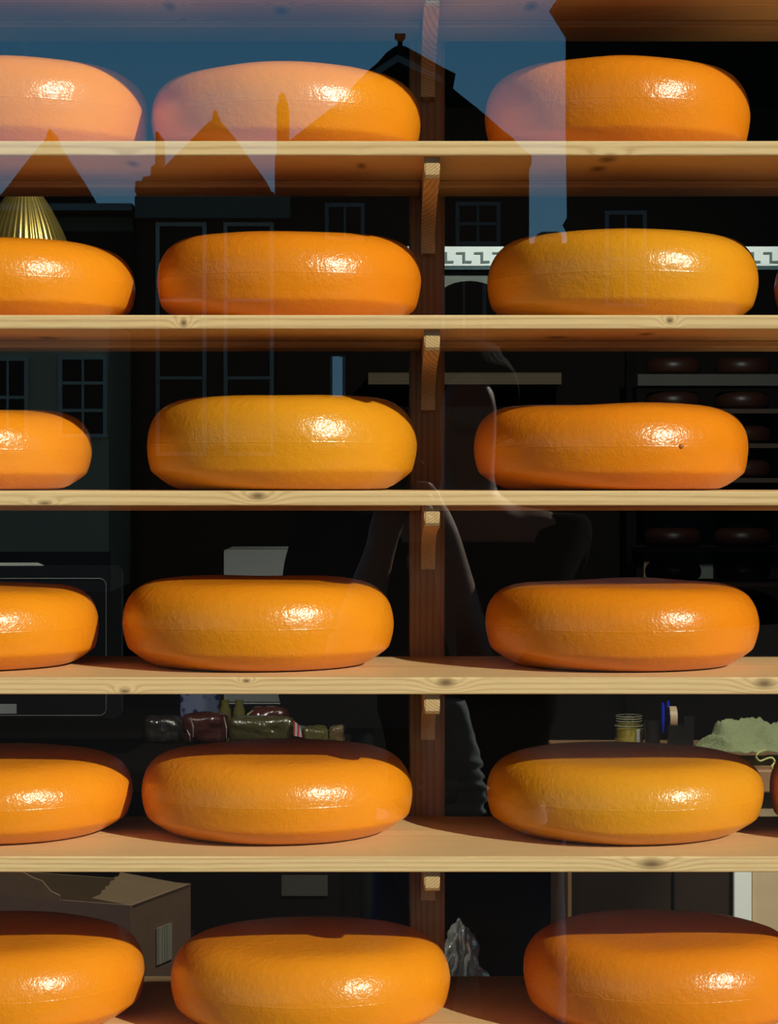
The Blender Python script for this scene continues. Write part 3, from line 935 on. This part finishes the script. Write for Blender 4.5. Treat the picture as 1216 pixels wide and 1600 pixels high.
# two unseen downlights added as fill for the goods on the counters
for (dx, dy, en, lab) in ((1.15, 3.55, 330, 'right'), (-0.75, 3.9, 150, 'left')):
    dl = empty('added_fill_downlight', (dx, dy, 3.2))
    tag(dl, 'round unseen downlight added as fill over the %s part of the counter' % lab, 'downlight', 'added fill lights over the counter')
    bm = bmesh.new(); lathe(bm, [(0.03, -0.03), (0.05, -0.03), (0.055, 0.0), (0.03, -0.002)], 24, close=False)
    finish('rim', bm, m_black, dl, None, True, 40)
    ld = bpy.data.lights.new('fill_downlight_beam', 'SPOT')
    ld.energy = en
    ld.spot_size = math.radians(75)
    ld.spot_blend = 0.9
    ld.shadow_soft_size = 0.05
    ld.color = (1.0, 0.96, 0.88)
    lo = bpy.data.objects.new('fill_downlight_beam', ld)
    COL.objects.link(lo)
    lo.parent = dl
    lo.location = (0, 0, -0.035)
    lo.rotation_euler = (Vector((dx + 0.0, 5.15, CZ)) - Vector((dx, dy, 3.16))).to_track_quat('-Z', 'Y').to_euler()

# more unseen fill spotlights, added to brighten the brass lamp, box and counter end
for (pos, aim, en, sz, lab) in (((0.26, 2.62, 3.2), (-0.58, 3.6, 2.05), 55, 22, 'on the brass pendant lamp'), ((-1.7, 2.25, 3.2), (-0.40, 2.85, 1.0), 70, 30, 'on the front of the cardboard box'), ((0.42, 2.52, 3.2), (-0.29, 2.84, 1.05), 75, 20, 'on the side of the cardboard box'), ((1.75, 2.9, 3.2), (0.86, 4.97, 0.66), 330, 12, 'on the tan end of the counter')):
    d_ = (Vector(aim) - Vector(pos)).normalized()
    s_ = empty('added_fill_spotlight', pos)
    tag(s_, 'small black unseen spotlight added as fill %s' % lab, 'spotlight')
    bm = bmesh.new(); tube(bm, [(0, 0, 0), (0, 0, -0.06)], 0.008); tube(bm, [Vector((0, 0, -0.08)) - d_ * 0.04, Vector((0, 0, -0.08)) + d_ * 0.05], [0.03, 0.036], 20)
    finish('fill_spot_head', bm, m_black, s_, None, True, 40)
    ld = bpy.data.lights.new('fill_spot_beam', 'SPOT')
    ld.energy = en
    ld.spot_size = math.radians(sz)
    ld.spot_blend = 0.6
    ld.shadow_soft_size = 0.035
    ld.color = (1.0, 0.93, 0.80)
    lo = bpy.data.objects.new('fill_spot_beam', ld)
    COL.objects.link(lo)
    lo.parent = s_
    lo.location = Vector((0, 0, -0.08)) + d_ * 0.06
    lo.rotation_euler = d_.to_track_quat('-Z', 'Y').to_euler()

# far rack with cheeses on the right
RY = 8.9
rk = empty('far_rack', (0, RY, 0))
tag(rk, 'dark rack of thin shelves with cheeses far back in the shop at right', 'rack')
levels = [585, 639, 693, 747, 855, 909]
rx0, rx1 = P(996, 0, RY).x, P(1300, 0, RY).x
for y in levels:
    bm = bmesh.new(); z = P(0, y, RY).z; box(bm, rx0, rx1, -0.02, 0.28, z - (0.045 if y == 585 else 0.018), z)
    finish('shelf', bm, simple('grey_brown_shelf', (0.10, 0.085, 0.07), 0.7) if y == 585 else m_dark_wood, rk)
for x in (rx0, rx1):
    bm = bmesh.new(); box(bm, x - 0.02, x + 0.02, 0.22, 0.28, 0, P(0, 540, RY).z)
    finish('upright', bm, simple('blackened_wood', (0.010, 0.007, 0.005), 0.8, spec=0.05), rk)
m_dcheese = simple('dark_rind', (0.05, 0.016, 0.008), 0.4, var=0.25)
LN = {585: 'top visible level', 639: 'second level', 693: 'third level', 747: 'fourth level', 855: 'second lowest level', 909: 'lowest visible level'}
src = None
for y in levels:
    for cxp, side in ((1052, 'left'), (1160, 'right')):
        if y in (693, 747) and side == 'left':
            continue
        c = P(cxp, y, RY + 0.13)
        if src is None:
            bm = bmesh.new(); lathe(bm, [(r * 0.112, z_ * 0.074) for r, z_ in PROF], 48, close=False)
            o = src = finish('round_cheese', bm, m_dcheese, None, None, True)
        else:
            o = src.copy(); COL.objects.link(o)
        o.location = (c.x, RY + 0.13, P(0, y, RY).z + 0.0003)
        tag(o, 'small dark cheese on the far rack, %s, %s column' % (LN[y], side), 'cheese', 'dark cheeses on the far rack')
# posters and a strip on the back wall behind the rack
bm = bmesh.new(); a, b = P(1016, 912, 9.69), P(1114, 790, 9.69); box(bm, a.x, b.x, 9.68, 9.698, a.z, b.z)
tag(finish('wall_poster', bm, simple('grey_green_poster', (0.20, 0.21, 0.17), 0.6, var=0.3, scale=5)), 'greyish green notice panel on the far wall behind the rack', 'poster')
bm = bmesh.new(); a, b = P(1006, 912, 9.66), P(1015, 795, 9.66); box(bm, a.x, b.x, 9.65, 9.698, a.z, b.z)
tag(finish('wooden_strip', bm, wood('pale_strip', (0.40, 0.27, 0.13), (0.3, 0.18, 0.08), 'Z')), 'pale upright wooden strip left of the far notice panel', 'strip')
for (xa, ya, xb, yb, col, lab) in ((1052, 826, 1090, 812, (0.26, 0.30, 0.38), 'pale blue'), (1102, 838, 1116, 822, (0.06, 0.18, 0.42), 'bright blue'), (1016, 884, 1036, 856, (0.24, 0.08, 0.12), 'dusky pink'), (1058, 880, 1090, 856, (0.09, 0.13, 0.26), 'dark blue')):
    bm = bmesh.new(); a, b = P(xa, ya, 9.67), P(xb, yb, 9.67); box(bm, a.x, b.x, 9.672, 9.6795, a.z, b.z)
    tag(finish('leaflet', bm, simple('leaflet_' + lab.replace(' ', '_'), col, 0.6)), '%s leaflet pinned to the far notice panel' % lab, 'leaflet', 'leaflets on the far panel')
# wall shelf further left
bm = bmesh.new(); a, b = P(575, 601, 9.4), P(878, 582, 9.4); box(bm, a.x, b.x, 9.4, 9.695, a.z, b.z, 0.003)
tag(finish('wall_shelf', bm, wood('brown_wall_shelf', (0.20, 0.13, 0.06), (0.12, 0.07, 0.03), 'X')), 'brown wooden shelf on the far wall, seen either side of the post', 'shelf')

# cardboard box behind the rack on a small table
TZ = 0.972
tb = empty('side_table', (-0.55, 2.95, 0))
tag(tb, 'low dark table behind the rack under the cardboard box', 'table')
bm = bmesh.new(); box(bm, -0.32, 0.28, -0.28, 0.20, TZ - 0.03, TZ, 0.003)
m_nb = simple('near_black_paint', (0.012, 0.009, 0.008), 0.7, spec=0.1)
finish('table_top', bm, m_nb, tb)
for sx_ in (-0.29, 0.25):
    for sy_ in (-0.25, 0.17):
        bm = bmesh.new(); box(bm, sx_ - 0.02, sx_ + 0.02, sy_ - 0.02, sy_ + 0.02, 0, TZ - 0.03)
        finish('leg', bm, m_dark_wood, tb)
m_card = simple('cardboard', (0.30, 0.185, 0.12), 0.85, var=0.12, scale=40)
m_card_in = simple('cardboard_inside', (0.20, 0.135, 0.075), 0.85, var=0.12, scale=30)
A = P(205, 1415, 2.75); Bp = P(298, 1380, 2.90)
ang = math.atan2(Bp.y - A.y, Bp.x - A.x)
L = math.hypot(Bp.x - A.x, Bp.y - A.y)
cb = empty('cardboard_box', (A.x, A.y, TZ), ang)       # local x runs along the right face, local y to the left face
tag(cb, 'open brown cardboard box with torn flaps behind the lower left cheeses', 'box')
HB = A.z - TZ
WL = 0.30
bm = bmesh.new(); box(bm, 0, L, 0, 0.003, 0, HB); finish('side_panel', bm, m_card, cb)
bm = bmesh.new(); box(bm, 0, 0.003, 0.0032, WL, 0, HB); o = finish('front_panel', bm, simple('mauve_cardboard', (0.27, 0.165, 0.135), 0.85, var=0.12, scale=40), cb)
bm = bmesh.new(); box(bm, L - 0.003, L, 0.0032, WL, 0, HB); finish('back_panel', bm, m_card_in, cb)
bm = bmesh.new(); box(bm, 0.0032, L - 0.0032, WL - 0.003, WL, 0, HB); finish('side_panel', bm, m_card_in, cb)
bm = bmesh.new(); box(bm, 0.0032, L - 0.0032, 0.0032, WL - 0.0032, 0, 0.003); finish('bottom_panel', bm, m_card_in, cb)
# flap folded over the opening from the right face, ragged front edge
rag = [(0.004, 0.0)] + [(L - 0.004, 0.0), (L - 0.004, 0.10)] + [(L - 0.004 - (L - 0.008) * t / 14, 0.10 - 0.045 * t / 14 + random.uniform(-0.004, 0.004)) for t in range(1, 15)]
bm = bmesh.new(); prism(bm, rag, 'Z', HB - 0.004, HB - 0.001)
for v in bm.verts:
    v.co.z += v.co.y * 0.10
finish('flap', bm, m_card_in, cb)
# upright torn flap at the left rear
rag = [(0.10, HB), (WL, HB), (WL, HB + 0.09)] + [(WL - (WL - 0.10) * t / 16, HB + 0.09 - 0.085 * (t / 16) ** 1.4 + random.uniform(-0.004, 0.004)) for t in range(1, 17)]
bm = bmesh.new(); prism(bm, rag, 'X', 0.0, 0.003)
o = finish('torn_flap', bm, m_card, cb); o['label'] = 'torn upright flap'
bm = bmesh.new()
lx0, lx1 = L * 0.40, L * 0.66
box(bm, lx0, lx1, -0.0012, -0.0002, HB - 0.086, HB - 0.040)


def barcode(name):
    m, n, l, b = new_mat(name)
    t = n.new('ShaderNodeTexCoord')
    mp = n.new('ShaderNodeMapping')
    mp.inputs['Scale'].default_value = (420, 0, 0)
    l.new(t.outputs['Object'], mp.inputs[0])
    no = n.new('ShaderNodeTexNoise')
    no.inputs['Scale'].default_value = 1.0
    l.new(mp.outputs[0], no.inputs['Vector'])
    r = n.new('ShaderNodeValToRGB')
    r.color_ramp.elements[0].position = 0.42
    r.color_ramp.elements[0].color = (0.20, 0.19, 0.15, 1)
    r.color_ramp.elements[1].position = 0.52
    r.color_ramp.elements[1].color = (0.62, 0.60, 0.50, 1)
    l.new(no.outputs['Fac'], r.inputs['Fac'])
    l.new(r.outputs['Color'], b.inputs['Base Color'])
    return m


o = finish('shipping_label', bm, barcode('bar_label'), cb); o['label'] = 'pale label with bars'

# stool with crumpled clear bag
st = empty('stool', (0.09, 2.72, 0))
tag(st, 'small dark stool behind the post under the crumpled bag', 'stool')
bm = bmesh.new(); lathe(bm, [(0.0, 0.94), (0.075, 0.94), (0.08, 0.95), (0.075, 0.962), (0, 0.962)], 28, close=False)
finish('seat', bm, m_dark_wood, st, None, True, 40)
for k in range(3):
    a = 2 * PI * k / 3 + 0.5
    bm = bmesh.new(); tube(bm, [(0.05 * math.cos(a), 0.05 * math.sin(a), 0.942), (0.10 * math.cos(a), 0.10 * math.sin(a), 0.0)], 0.012)
    finish('leg', bm, m_dark_wood, st, None, True, 40)
bm = bmesh.new()
bmesh.ops.create_icosphere(bm, subdivisions=5, radius=1.0)
for v in bm.verts:
    n_ = abs(noise.noise(v.co * 2.3 + Vector((4, 1, 9)))) + 0.25 * abs(noise.noise(v.co * 4.1))
    s_ = 0.62 + 0.55 * n_
    v.co = Vector((v.co.x * 0.026 * s_ * (1.25 - 0.5 * v.co.z), v.co.y * 0.026 * s_, 0.055 + v.co.z * 0.058 * (0.9 + 0.2 * n_)))
    if v.co.z < 0.001:
        v.co.z = 0.001
bag = finish('plastic_bag', bm, simple('silvery_film', (0.78, 0.82, 0.82), 0.16, 0.3, var=0.1), None, (0.085, 2.70, 0.962), True, 28)
tag(bag, 'crumpled silvery clear bag behind the lowest part of the post', 'bag')

# ------------------------------------------------------------------ the street behind, seen in the window's reflection
m_slate = simple('dark_roof_tiles', (0.018, 0.014, 0.013), 0.85, scale=3, spec=0.08)
m_redbrick = brick('old_red_brick', (0.055, 0.022, 0.017), (0.04, 0.018, 0.014), (0.06, 0.05, 0.045), 5)
m_darkbrick = brick('dark_brick', (0.022, 0.018, 0.016), (0.016, 0.013, 0.012), (0.03, 0.028, 0.026), 5)
m_plaster = simple('pale_plaster', (0.88, 0.58, 0.32), 0.9, var=0.08, scale=2, spec=0.08)
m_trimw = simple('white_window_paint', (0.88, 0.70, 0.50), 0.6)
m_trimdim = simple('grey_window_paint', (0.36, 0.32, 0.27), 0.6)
m_pane = simple('dark_pane', (0.012, 0.012, 0.012), 0.6, spec=0.1)
m_mirror = simple('sky_catching_pane', (0.80, 0.82, 0.84), 0.03, 1.0, var=0.0)


def facade_window(parent, x0, y0, x1, y1, Y, mframe, bars=(1, 1), name='window', pane=None, fw=6):
    """pixel rectangle (mirrored view) -> a window part with its pane as a sub-part, standing out from the facade at Y"""
    o0 = parent.location
    a, b = M(x0, y1, Y) - o0, M(x1, y0, Y) - o0
    px = (2 * GLASS - Y) / F
    t = fw * px
    bm = bmesh.new()
    yb_, yf_ = a.y - 0.02, a.y + 0.07
    box(bm, a.x, a.x + t, yb_, yf_, a.z, b.z); box(bm, b.x - t, b.x, yb_, yf_, a.z, b.z)
    box(bm, a.x + t, b.x - t, yb_, yf_, a.z, a.z + t); box(bm, a.x + t, b.x - t, yb_, yf_, b.z - t, b.z)
    nx, nz = bars
    for i in range(1, nx + 1):
        xx = a.x + (b.x - a.x) * i / (nx + 1)
        box(bm, xx - t * .28, xx + t * .28, yb_, yf_ - 0.02, a.z + t, b.z - t)
    for i in range(1, nz + 1):
        z_ = a.z + (b.z - a.z) * i / (nz + 1)
        box(bm, a.x + t, b.x - t, yb_, yf_ - 0.022, z_ - t * .4, z_ + t * .4)
    w = finish(name, bm, mframe, parent)
    bm = bmesh.new(); box(bm, a.x + t * .5, b.x - t * .5, a.y - 0.01, a.y + 0.02, a.z + t * .5, b.z - t * .5)
    finish('pane', bm, pane or m_pane, w)
    return w


def poly_house(name, pts, Y, depth, mat, label, base=None):
    q = [M(x, y, Y) for x, y in pts]
    root = empty(name, ((min(p.x for p in q) + max(p.x for p in q)) / 2, Y, 0))
    tag(root, label, 'house', 'old houses across the street')
    return root, q


def poly_part(name, pts, Y, d0, d1, mat, root):
    q = [M(x, y, Y) - root.location for x, y in pts]
    bm = bmesh.new(); prism(bm, [(p.x, max(p.z, 0.0)) for p in q], 'Y', -d1, -d0)
    return finish(name, bm, mat, root)


YH = -30.0
GB = 915      # pixel row of the ground at that distance
# 1 brown house with a pointed gable, far left
h1, _ = poly_house('street_house', [(-220, 0), (213, 0)], YH, 8, m_redbrick, 'dark house with a pointed tiled gable reflected at the upper left')
poly_part('wall', [(-220, 333), (210, 333), (210, GB), (-220, GB)], YH, 0, 7, m_darkbrick, h1)
poly_part('gable_roof', [(-8, 322), (12, 302), (38, 268), (60, 240), (76, 222), (81, 206), (83, 206), (88, 222), (104, 246), (124, 276), (142, 306), (150, 322)], YH, -0.3, 0.5, m_slate, h1)
poly_part('gutter', [(-220, 322), (210, 322), (210, 333), (-220, 333)], YH, -0.35, 1, m_trimdim, h1)
poly_part('frieze', [(-220, 340), (208, 340), (208, 362), (-220, 362)], YH, -0.04, 0.2, simple('moss_frieze', (0.17, 0.14, 0.075), 0.9, spec=0.08), h1)
# 2 pale plaster house in front of it, lower left
YP = -27.0
h0, _ = poly_house('street_house', [(-220, 0), (170, 0)], YP, 4, m_plaster, 'pale plastered house with white sash windows reflected at the middle left')
poly_part('wall', [(-220, 500), (170, 500), (170, 925), (-220, 925)], YP, 0, 2.6, m_plaster, h0)
poly_part('roof', [(-224, 480), (174, 480), (174, 500), (-224, 500)], YP, -0.15, 2.8, m_slate, h0)
facade_window(h0, 92, 556, 168, 684, YP, m_trimw, (1, 2))
facade_window(h0, -52, 558, 45, 684, YP, m_trimw, (2, 1))
poly_part('plinth', [(-222, 862), (171, 862), (171, 925), (-222, 925)], YP, -0.06, 0.1, simple('grey_plinth', (0.10, 0.09, 0.08), 0.9, spec=0.08), h0)
# 3 red brick house with stepped chimney and sign board
h2, _ = poly_house('street_house', [(213, 0), (430, 0)], YH, 8, m_redbrick, 'narrow red brick house with a peaked roof and long sign board reflected left of centre')
poly_part('wall', [(213, 300), (428, 300), (428, GB), (213, GB)], YH, 0, 7, m_redbrick, h2)
poly_part('roof', [(213, 303), (214, 286), (232, 284), (246, 276), (290, 232), (322, 199), (333, 190), (335, 176), (340, 176), (342, 189), (352, 199), (368, 218), (392, 252), (416, 284), (426, 303)], YH, -0.2, 0.6, m_slate, h2)
poly_part('chimney', [(216, 303), (216, 268), (229, 266), (229, 252), (236, 248), (237, 196), (241, 196), (242, 248), (248, 254), (247, 285), (247, 303)], YH, 0.6, 1.6, m_darkbrick, h2)
poly_part('sign_board', [(214, 310), (455, 310), (455, 344), (214, 344)], YH, -0.30, -0.13, simple('dull_sign_board', (0.24, 0.20, 0.15), 0.8, spec=0.08), h2)
facade_window(h2, 244, 348, 323, 712, YH, m_trimw, (0, 2), 'tall_window')
facade_window(h2, 350, 348, 428, 712, YH, m_trimw, (0, 2), 'tall_window')
# 4 big house with hipped gable and chimney
h3, _ = poly_house('street_house', [(432, 0), (830, 0)], YH, 8, m_darkbrick, 'large dark house with a hipped gable and knobbed finial reflected at the top centre')
poly_part('wall', [(433, 300), (433, 240), (828, 240), (828, GB), (433, GB)], YH, 0.15, 7, m_darkbrick, h3)
poly_part('roof', [(430, 304), (430, 246), (445, 228), (458, 217), (525, 165), (576, 112), (590, 100), (604, 84), (618, 74), (633, 74), (648, 82), (662, 90), (690, 106), (712, 117), (710, 125), (697, 131), (722, 152), (745, 170), (764, 186), (785, 205), (800, 216), (812, 230), (830, 244), (830, 258), (800, 304)], YH, -0.1, 0.9, m_slate, h3)
poly_part('finial', [(621, 76), (622, 56), (617, 52), (617, 48), (634, 48), (634, 52), (629, 56), (630, 76)], YH, 0.2, 0.45, m_darkbrick, h3)
poly_part('chimney', [(431, 248), (431, 156), (434, 154), (434, 146), (437, 140), (442, 140), (445, 146), (445, 154), (448, 156), (448, 236)], YH, 0.3, 0.9, m_darkbrick, h3)
poly_part('gable_board', [(560, 128), (622, 88), (692, 124), (692, 132), (622, 100), (566, 136)], YH, -0.16, -0.08, m_trimdim, h3)
facade_window(h3, 508, 318, 570, 376, YH + 0.0, m_trimdim, (1, 0))
facade_window(h3, 712, 316, 782, 384, YH + 0.0, m_trimdim, (1, 1))
w_ = facade_window(h3, 516, 556, 539, 622, YH + 0.0, m_trimdim, (0, 1), 'open_casement', m_mirror, 3)
w_['label'] = 'casement catching the sky'
pn_ = w_.children[0]
c_ = sum((v.co for v in pn_.data.vertices), Vector()) / 8
pn_.data.transform(Matrix.Translation(c_) @ Matrix.Rotation(math.radians(-15), 4, 'Z') @ Matrix.Translation(-c_ + Vector((0, 0.06, 0))))
facade_window(h3, 690, 430, 760, 560, YH + 0.0, m_trimdim, (1, 1))
# 5 tall house at right with a heavy cornice
YT = -26.0
h4, _ = poly_house('street_house', [(884, 0), (1500, 0)], YT, 8, m_darkbrick, 'tall dark house with a jutting cornice reflected along the right side')
def splay(o, dx):
    ys = [v.co.y for v in o.data.vertices]
    for v in o.data.vertices:
        if v.co.y < (min(ys) + max(ys)) / 2:
            v.co.x += dx


w_ = poly_part('wall', [(884, -140), (1700, -140), (1700, 930), (884, 930), (886, 365), (879, 352), (886, 340), (884, 200)], YT, 0, 8, m_darkbrick, h4)
splay(w_, 1.2)
w_ = poly_part('cornice', [(893, 0), (880, 2), (876, 8), (866, 12), (860, 20), (854, 30), (862, 36), (868, 46), (882, 46), (886, 52), (1704, 52), (1704, 0)], YT, -0.5, 3, m_darkbrick, h4)
splay(w_, 0.7)
facade_window(h4, 945, 330, 1010, 480, YT, m_trimdim, (1, 1))
# 6 low roof between, with sunlight painted into its chimney's colour
h5, _ = poly_house('street_house', [(828, 0), (900, 0)], -46, 6, m_darkbrick, 'low far house with a small chimney of sunlit colour in the sky gap of the reflection')
poly_part('wall', [(800, 380), (930, 380), (930, 870), (800, 870)], -46.0, 0, 4, m_darkbrick, h5)
poly_part('chimney', [(840, 380), (842, 362), (850, 358), (874, 358), (880, 362), (882, 380)], -46.0, 0.5, 1.5, simple('sunlit_tone_chimney', (0.42, 0.23, 0.12), 0.8), h5)


# the photographer
def skin_mesh(name, nodes, edges, root, mat, parent, sub=2):
    me = bpy.data.meshes.new(name)
    keys = list(nodes)
    me.from_pydata([nodes[k][0] for k in keys], [(keys.index(a), keys.index(b)) for a, b in edges], [])
    o = bpy.data.objects.new(name, me)
    COL.objects.link(o)
    o.parent = parent
    md = o.modifiers.new('skin', 'SKIN')
    md.use_smooth_shade = True
    for k, sv in zip(keys, me.skin_vertices[0].data):
        r = nodes[k][1]
        sv.radius = r if isinstance(r, tuple) else (r, r)
        sv.use_root = (k == root)
    s = o.modifiers.new('sub', 'SUBSURF')
    s.levels = s.render_levels = sub
    me.materials.append(mat)
    return o


PX, PYY = 0.15, -0.33
per = empty('person', (PX, PYY, 0))
tag(per, 'person in a dark top and jeans holding a camera, seen only as a faint reflection', 'person')
m_skin = simple('skin', (0.36, 0.21, 0.15), 0.55, var=0.06)
N = {'pelvis': ((0, 0, 0.93), (0.15, 0.10)), 'waist': ((0, 0, 1.08), (0.135, 0.09)), 'chest': ((0, 0, 1.32), (0.16, 0.105)), 'upper': ((0, -0.01, 1.47), (0.13, 0.09)),
     'neck': ((0, -0.005, 1.575), 0.050), 'jaw': ((0.0, 0.025, 1.655), (0.056, 0.066)), 'head': ((0.0, 0.01, 1.745), (0.074, 0.092)), 'crown': ((0.0, 0.0, 1.81), (0.058, 0.072)), 'nose': ((0.0, 0.112, 1.70), 0.014),
     'shR': ((0.185, -0.01, 1.49), 0.062), 'elR': ((0.012, 0.17, 1.235), 0.045), 'foR': ((-0.022, 0.205, 1.365), 0.042), 'wrR': ((-0.05, 0.235, 1.50), 0.028), 'paR': ((-0.072, 0.245, 1.555), (0.034, 0.018)),
     'shL': ((-0.185, -0.01, 1.49), 0.062), 'elL': ((-0.23, 0.13, 1.225), 0.047), 'foL': ((-0.20, 0.20, 1.36), 0.042), 'wrL': ((-0.165, 0.245, 1.475), 0.028), 'paL': ((-0.152, 0.262, 1.53), (0.018, 0.034)),
     'hipR': ((0.095, 0, 0.86), 0.095), 'knR': ((0.11, 0.02, 0.49), 0.062), 'anR': ((0.115, -0.01, 0.09), 0.042), 'toR': ((0.125, 0.14, 0.04), 0.038),
     'hipL': ((-0.095, 0, 0.86), 0.095), 'knL': ((-0.11, 0.02, 0.49), 0.062), 'anL': ((-0.115, -0.01, 0.09), 0.042), 'toL': ((-0.125, 0.14, 0.04), 0.038)}
E = [('pelvis', 'waist'), ('waist', 'chest'), ('chest', 'upper'), ('upper', 'neck'), ('neck', 'jaw'), ('jaw', 'head'), ('head', 'crown'), ('head', 'nose'),
     ('upper', 'shR'), ('shR', 'elR'), ('elR', 'foR'), ('foR', 'wrR'), ('wrR', 'paR'), ('upper', 'shL'), ('shL', 'elL'), ('elL', 'foL'), ('foL', 'wrL'), ('wrL', 'paL'),
     ('pelvis', 'hipR'), ('hipR', 'knR'), ('knR', 'anR'), ('anR', 'toR'), ('pelvis', 'hipL'), ('hipL', 'knL'), ('knL', 'anL'), ('anL', 'toL')]
# right hand wraps the grip, left hand cradles the lens from below
for h, base, rows in (('R', Vector((-0.075, 0.250, 1.555)), [(0.030, 1.0), (0.010, 1.06), (-0.010, 1.0), (-0.028, 0.82)]),):
    for k, (dz, ln) in enumerate(rows):
        p0 = base + Vector((-0.002, 0.016, dz))
        p1 = p0 + Vector((-0.004, 0.030 * ln, 0.004))
        p2 = p1 + Vector((-0.024 * ln, 0.006, 0.002))
        for j, p in enumerate((p0, p1, p2)):
            N['%sf%d_%d' % (h, k, j)] = (tuple(p), 0.0085 - 0.0008 * j)
        E += [('pa' + h, '%sf%d_0' % (h, k)), ('%sf%d_0' % (h, k), '%sf%d_1' % (h, k)), ('%sf%d_1' % (h, k), '%sf%d_2' % (h, k))]
    N[h + 't0'] = (tuple(base + Vector((-0.022, -0.018, 0.004))), 0.010)
    N[h + 't1'] = (tuple(base + Vector((-0.048, -0.022, 0.020))), 0.009)
    E += [('pa' + h, h + 't0'), (h + 't0', h + 't1')]
for k, (dy, ln) in enumerate([(-0.024, 0.85), (-0.006, 1.0), (0.012, 1.05), (0.029, 0.95)]):
    p0 = Vector((-0.168, 0.262 + dy, 1.545))
    p1 = p0 + Vector((-0.016, 0.002, 0.024 * ln))
    p2 = p1 + Vector((-0.002, 0.002, 0.024 * ln))
    for j, p in enumerate((p0, p1, p2)):
        N['Lf%d_%d' % (k, j)] = (tuple(p), 0.0085 - 0.0008 * j)
    E += [('paL', 'Lf%d_0' % k), ('Lf%d_0' % k, 'Lf%d_1' % k), ('Lf%d_1' % k, 'Lf%d_2' % k)]
N['Lt0'] = ((-0.122, 0.250, 1.545), 0.010)
N['Lt1'] = ((-0.108, 0.262, 1.575), 0.009)
E += [('paL', 'Lt0'), ('Lt0', 'Lt1')]
skin_mesh('body', N, E, 'pelvis', m_skin, per)
# dark top with short sleeves
m_top = simple('black_ribbed_top', (0.010, 0.009, 0.011), 0.95, spec=0.03, scale=60)
T = {k: N[k] for k in ('waist', 'chest', 'upper')}
T = {k: (v[0], tuple(r * 1.14 + 0.006 for r in (v[1] if isinstance(v[1], tuple) else (v[1], v[1])))) for k, v in T.items()}
T['hem'] = ((0, 0, 0.90), (0.175, 0.125))
for s_, sg_ in (('R', 1), ('L', -1)):
    sh, el = Vector(N['sh' + s_][0]), Vector(N['el' + s_][0])
    T['sh' + s_] = (tuple(sh), 0.076)
    T['sl' + s_] = (tuple(sh.lerp(el, 0.80)), 0.070)
skin_mesh('top', T, [('hem', 'waist'), ('waist', 'chest'), ('chest', 'upper'), ('upper', 'shR'), ('shR', 'slR'), ('upper', 'shL'), ('shL', 'slL')], 'chest', m_top, per)
J = {'pelvis': ((0, 0, 0.90), (0.165, 0.115))}
for s_ in 'RL':
    for q, gain in (('hip', 1.13), ('kn', 1.25), ('an', 1.5)):
        J[q + s_] = (N[q + s_][0], N[q + s_][1] * gain)
skin_mesh('jeans', J, [('pelvis', 'hipR'), ('hipR', 'knR'), ('knR', 'anR'), ('pelvis', 'hipL'), ('hipL', 'knL'), ('knL', 'anL')], 'pelvis', simple('blue_denim', (0.035, 0.065, 0.14), 0.9, scale=80), per)
bm = bmesh.new()
bmesh.ops.create_uvsphere(bm, u_segments=32, v_segments=20, radius=1.0)
for v in bm.verts:
    c = v.co.copy()
    v.co = Vector((c.x * 0.098, c.y * 0.112 - 0.012, 1.755 + c.z * 0.115))
    if c.y > 0.25 and c.z < 0.35:
        v.co.y -= 0.10 * (c.y - 0.25) * 1.4
    v.co += noise.noise_vector(c * 6) * 0.006
finish('hair', bm, simple('black_hair', (0.008, 0.006, 0.005), 0.8, spec=0.1, bump=0.5, scale=90), per, None, True)
# the camera in the hands
cd = empty('photo_camera', (0, -0.12, 1.60))
tag(cd, 'black camera held up by the reflected person', 'camera')
bm = bmesh.new(); box(bm, -0.055, 0.062, -0.022, 0.022, -0.045, 0.035, 0.006); box(bm, -0.022, 0.022, -0.02, 0.02, 0.034, 0.056, 0.006)
finish('camera_body', bm, m_black, cd)
bm = bmesh.new(); box(bm, 0.045, 0.066, -0.01, 0.04, -0.044, 0.03, 0.008)
finish('grip', bm, m_black_matt, cd)
bm = bmesh.new()
lathe(bm, [(0.03, 0), (0.034, 0.004), (0.034, 0.05), (0.036, 0.055), (0.036, 0.085), (0.031, 0.085), (0.028, 0.07), (0, 0.068)], 32)
bmesh.ops.rotate(bm, cent=(0, 0, 0), matrix=Matrix.Rotation(-PI / 2, 3, 'X'), verts=bm.verts)
bmesh.ops.translate(bm, vec=(0, 0.02, 0), verts=bm.verts)
finish('lens_barrel', bm, m_black, cd, None, True, 40)
# grey jacket hung over the right forearm
bm = bmesh.new()
rows = []
for j in range(31):
    t = j / 30
    z = 1.205 - 0.205 * t
    w = 0.030 + 0.030 * min(1, t * 1.3) - 0.014 * max(0, t - 0.85) / 0.15
    ring = []
    for k in range(28):
        a = 2 * PI * k / 28
        f = 1 + 0.10 * noise.noise(Vector((math.cos(a) * 1.5, math.sin(a) * 1.5, t * 9))) + (0.09 * math.sin(t * 60 + 2 * math.sin(a)) if t > 0.5 else 0.03 * math.sin(t * 22))
        ring.append(bm.verts.new((0.108 + 0.010 * t + w * f * math.cos(a), -0.070 + 0.040 * f * math.sin(a), z)))
    rows.append(ring)
for a, b in zip(rows, rows[1:]):
    for k in range(28):
        bm.faces.new((a[k], a[(k + 1) % 28], b[(k + 1) % 28], b[k]))
bm.faces.new(rows[0]); bm.faces.new(rows[-1])
jk = finish('jacket', bm, simple('grey_denim_jacket', (0.24, 0.27, 0.27), 0.9, scale=70, bump=0.3), None, None, True)
tag(jk, 'grey wrinkled jacket hanging from the forearm of the reflected person', 'jacket')
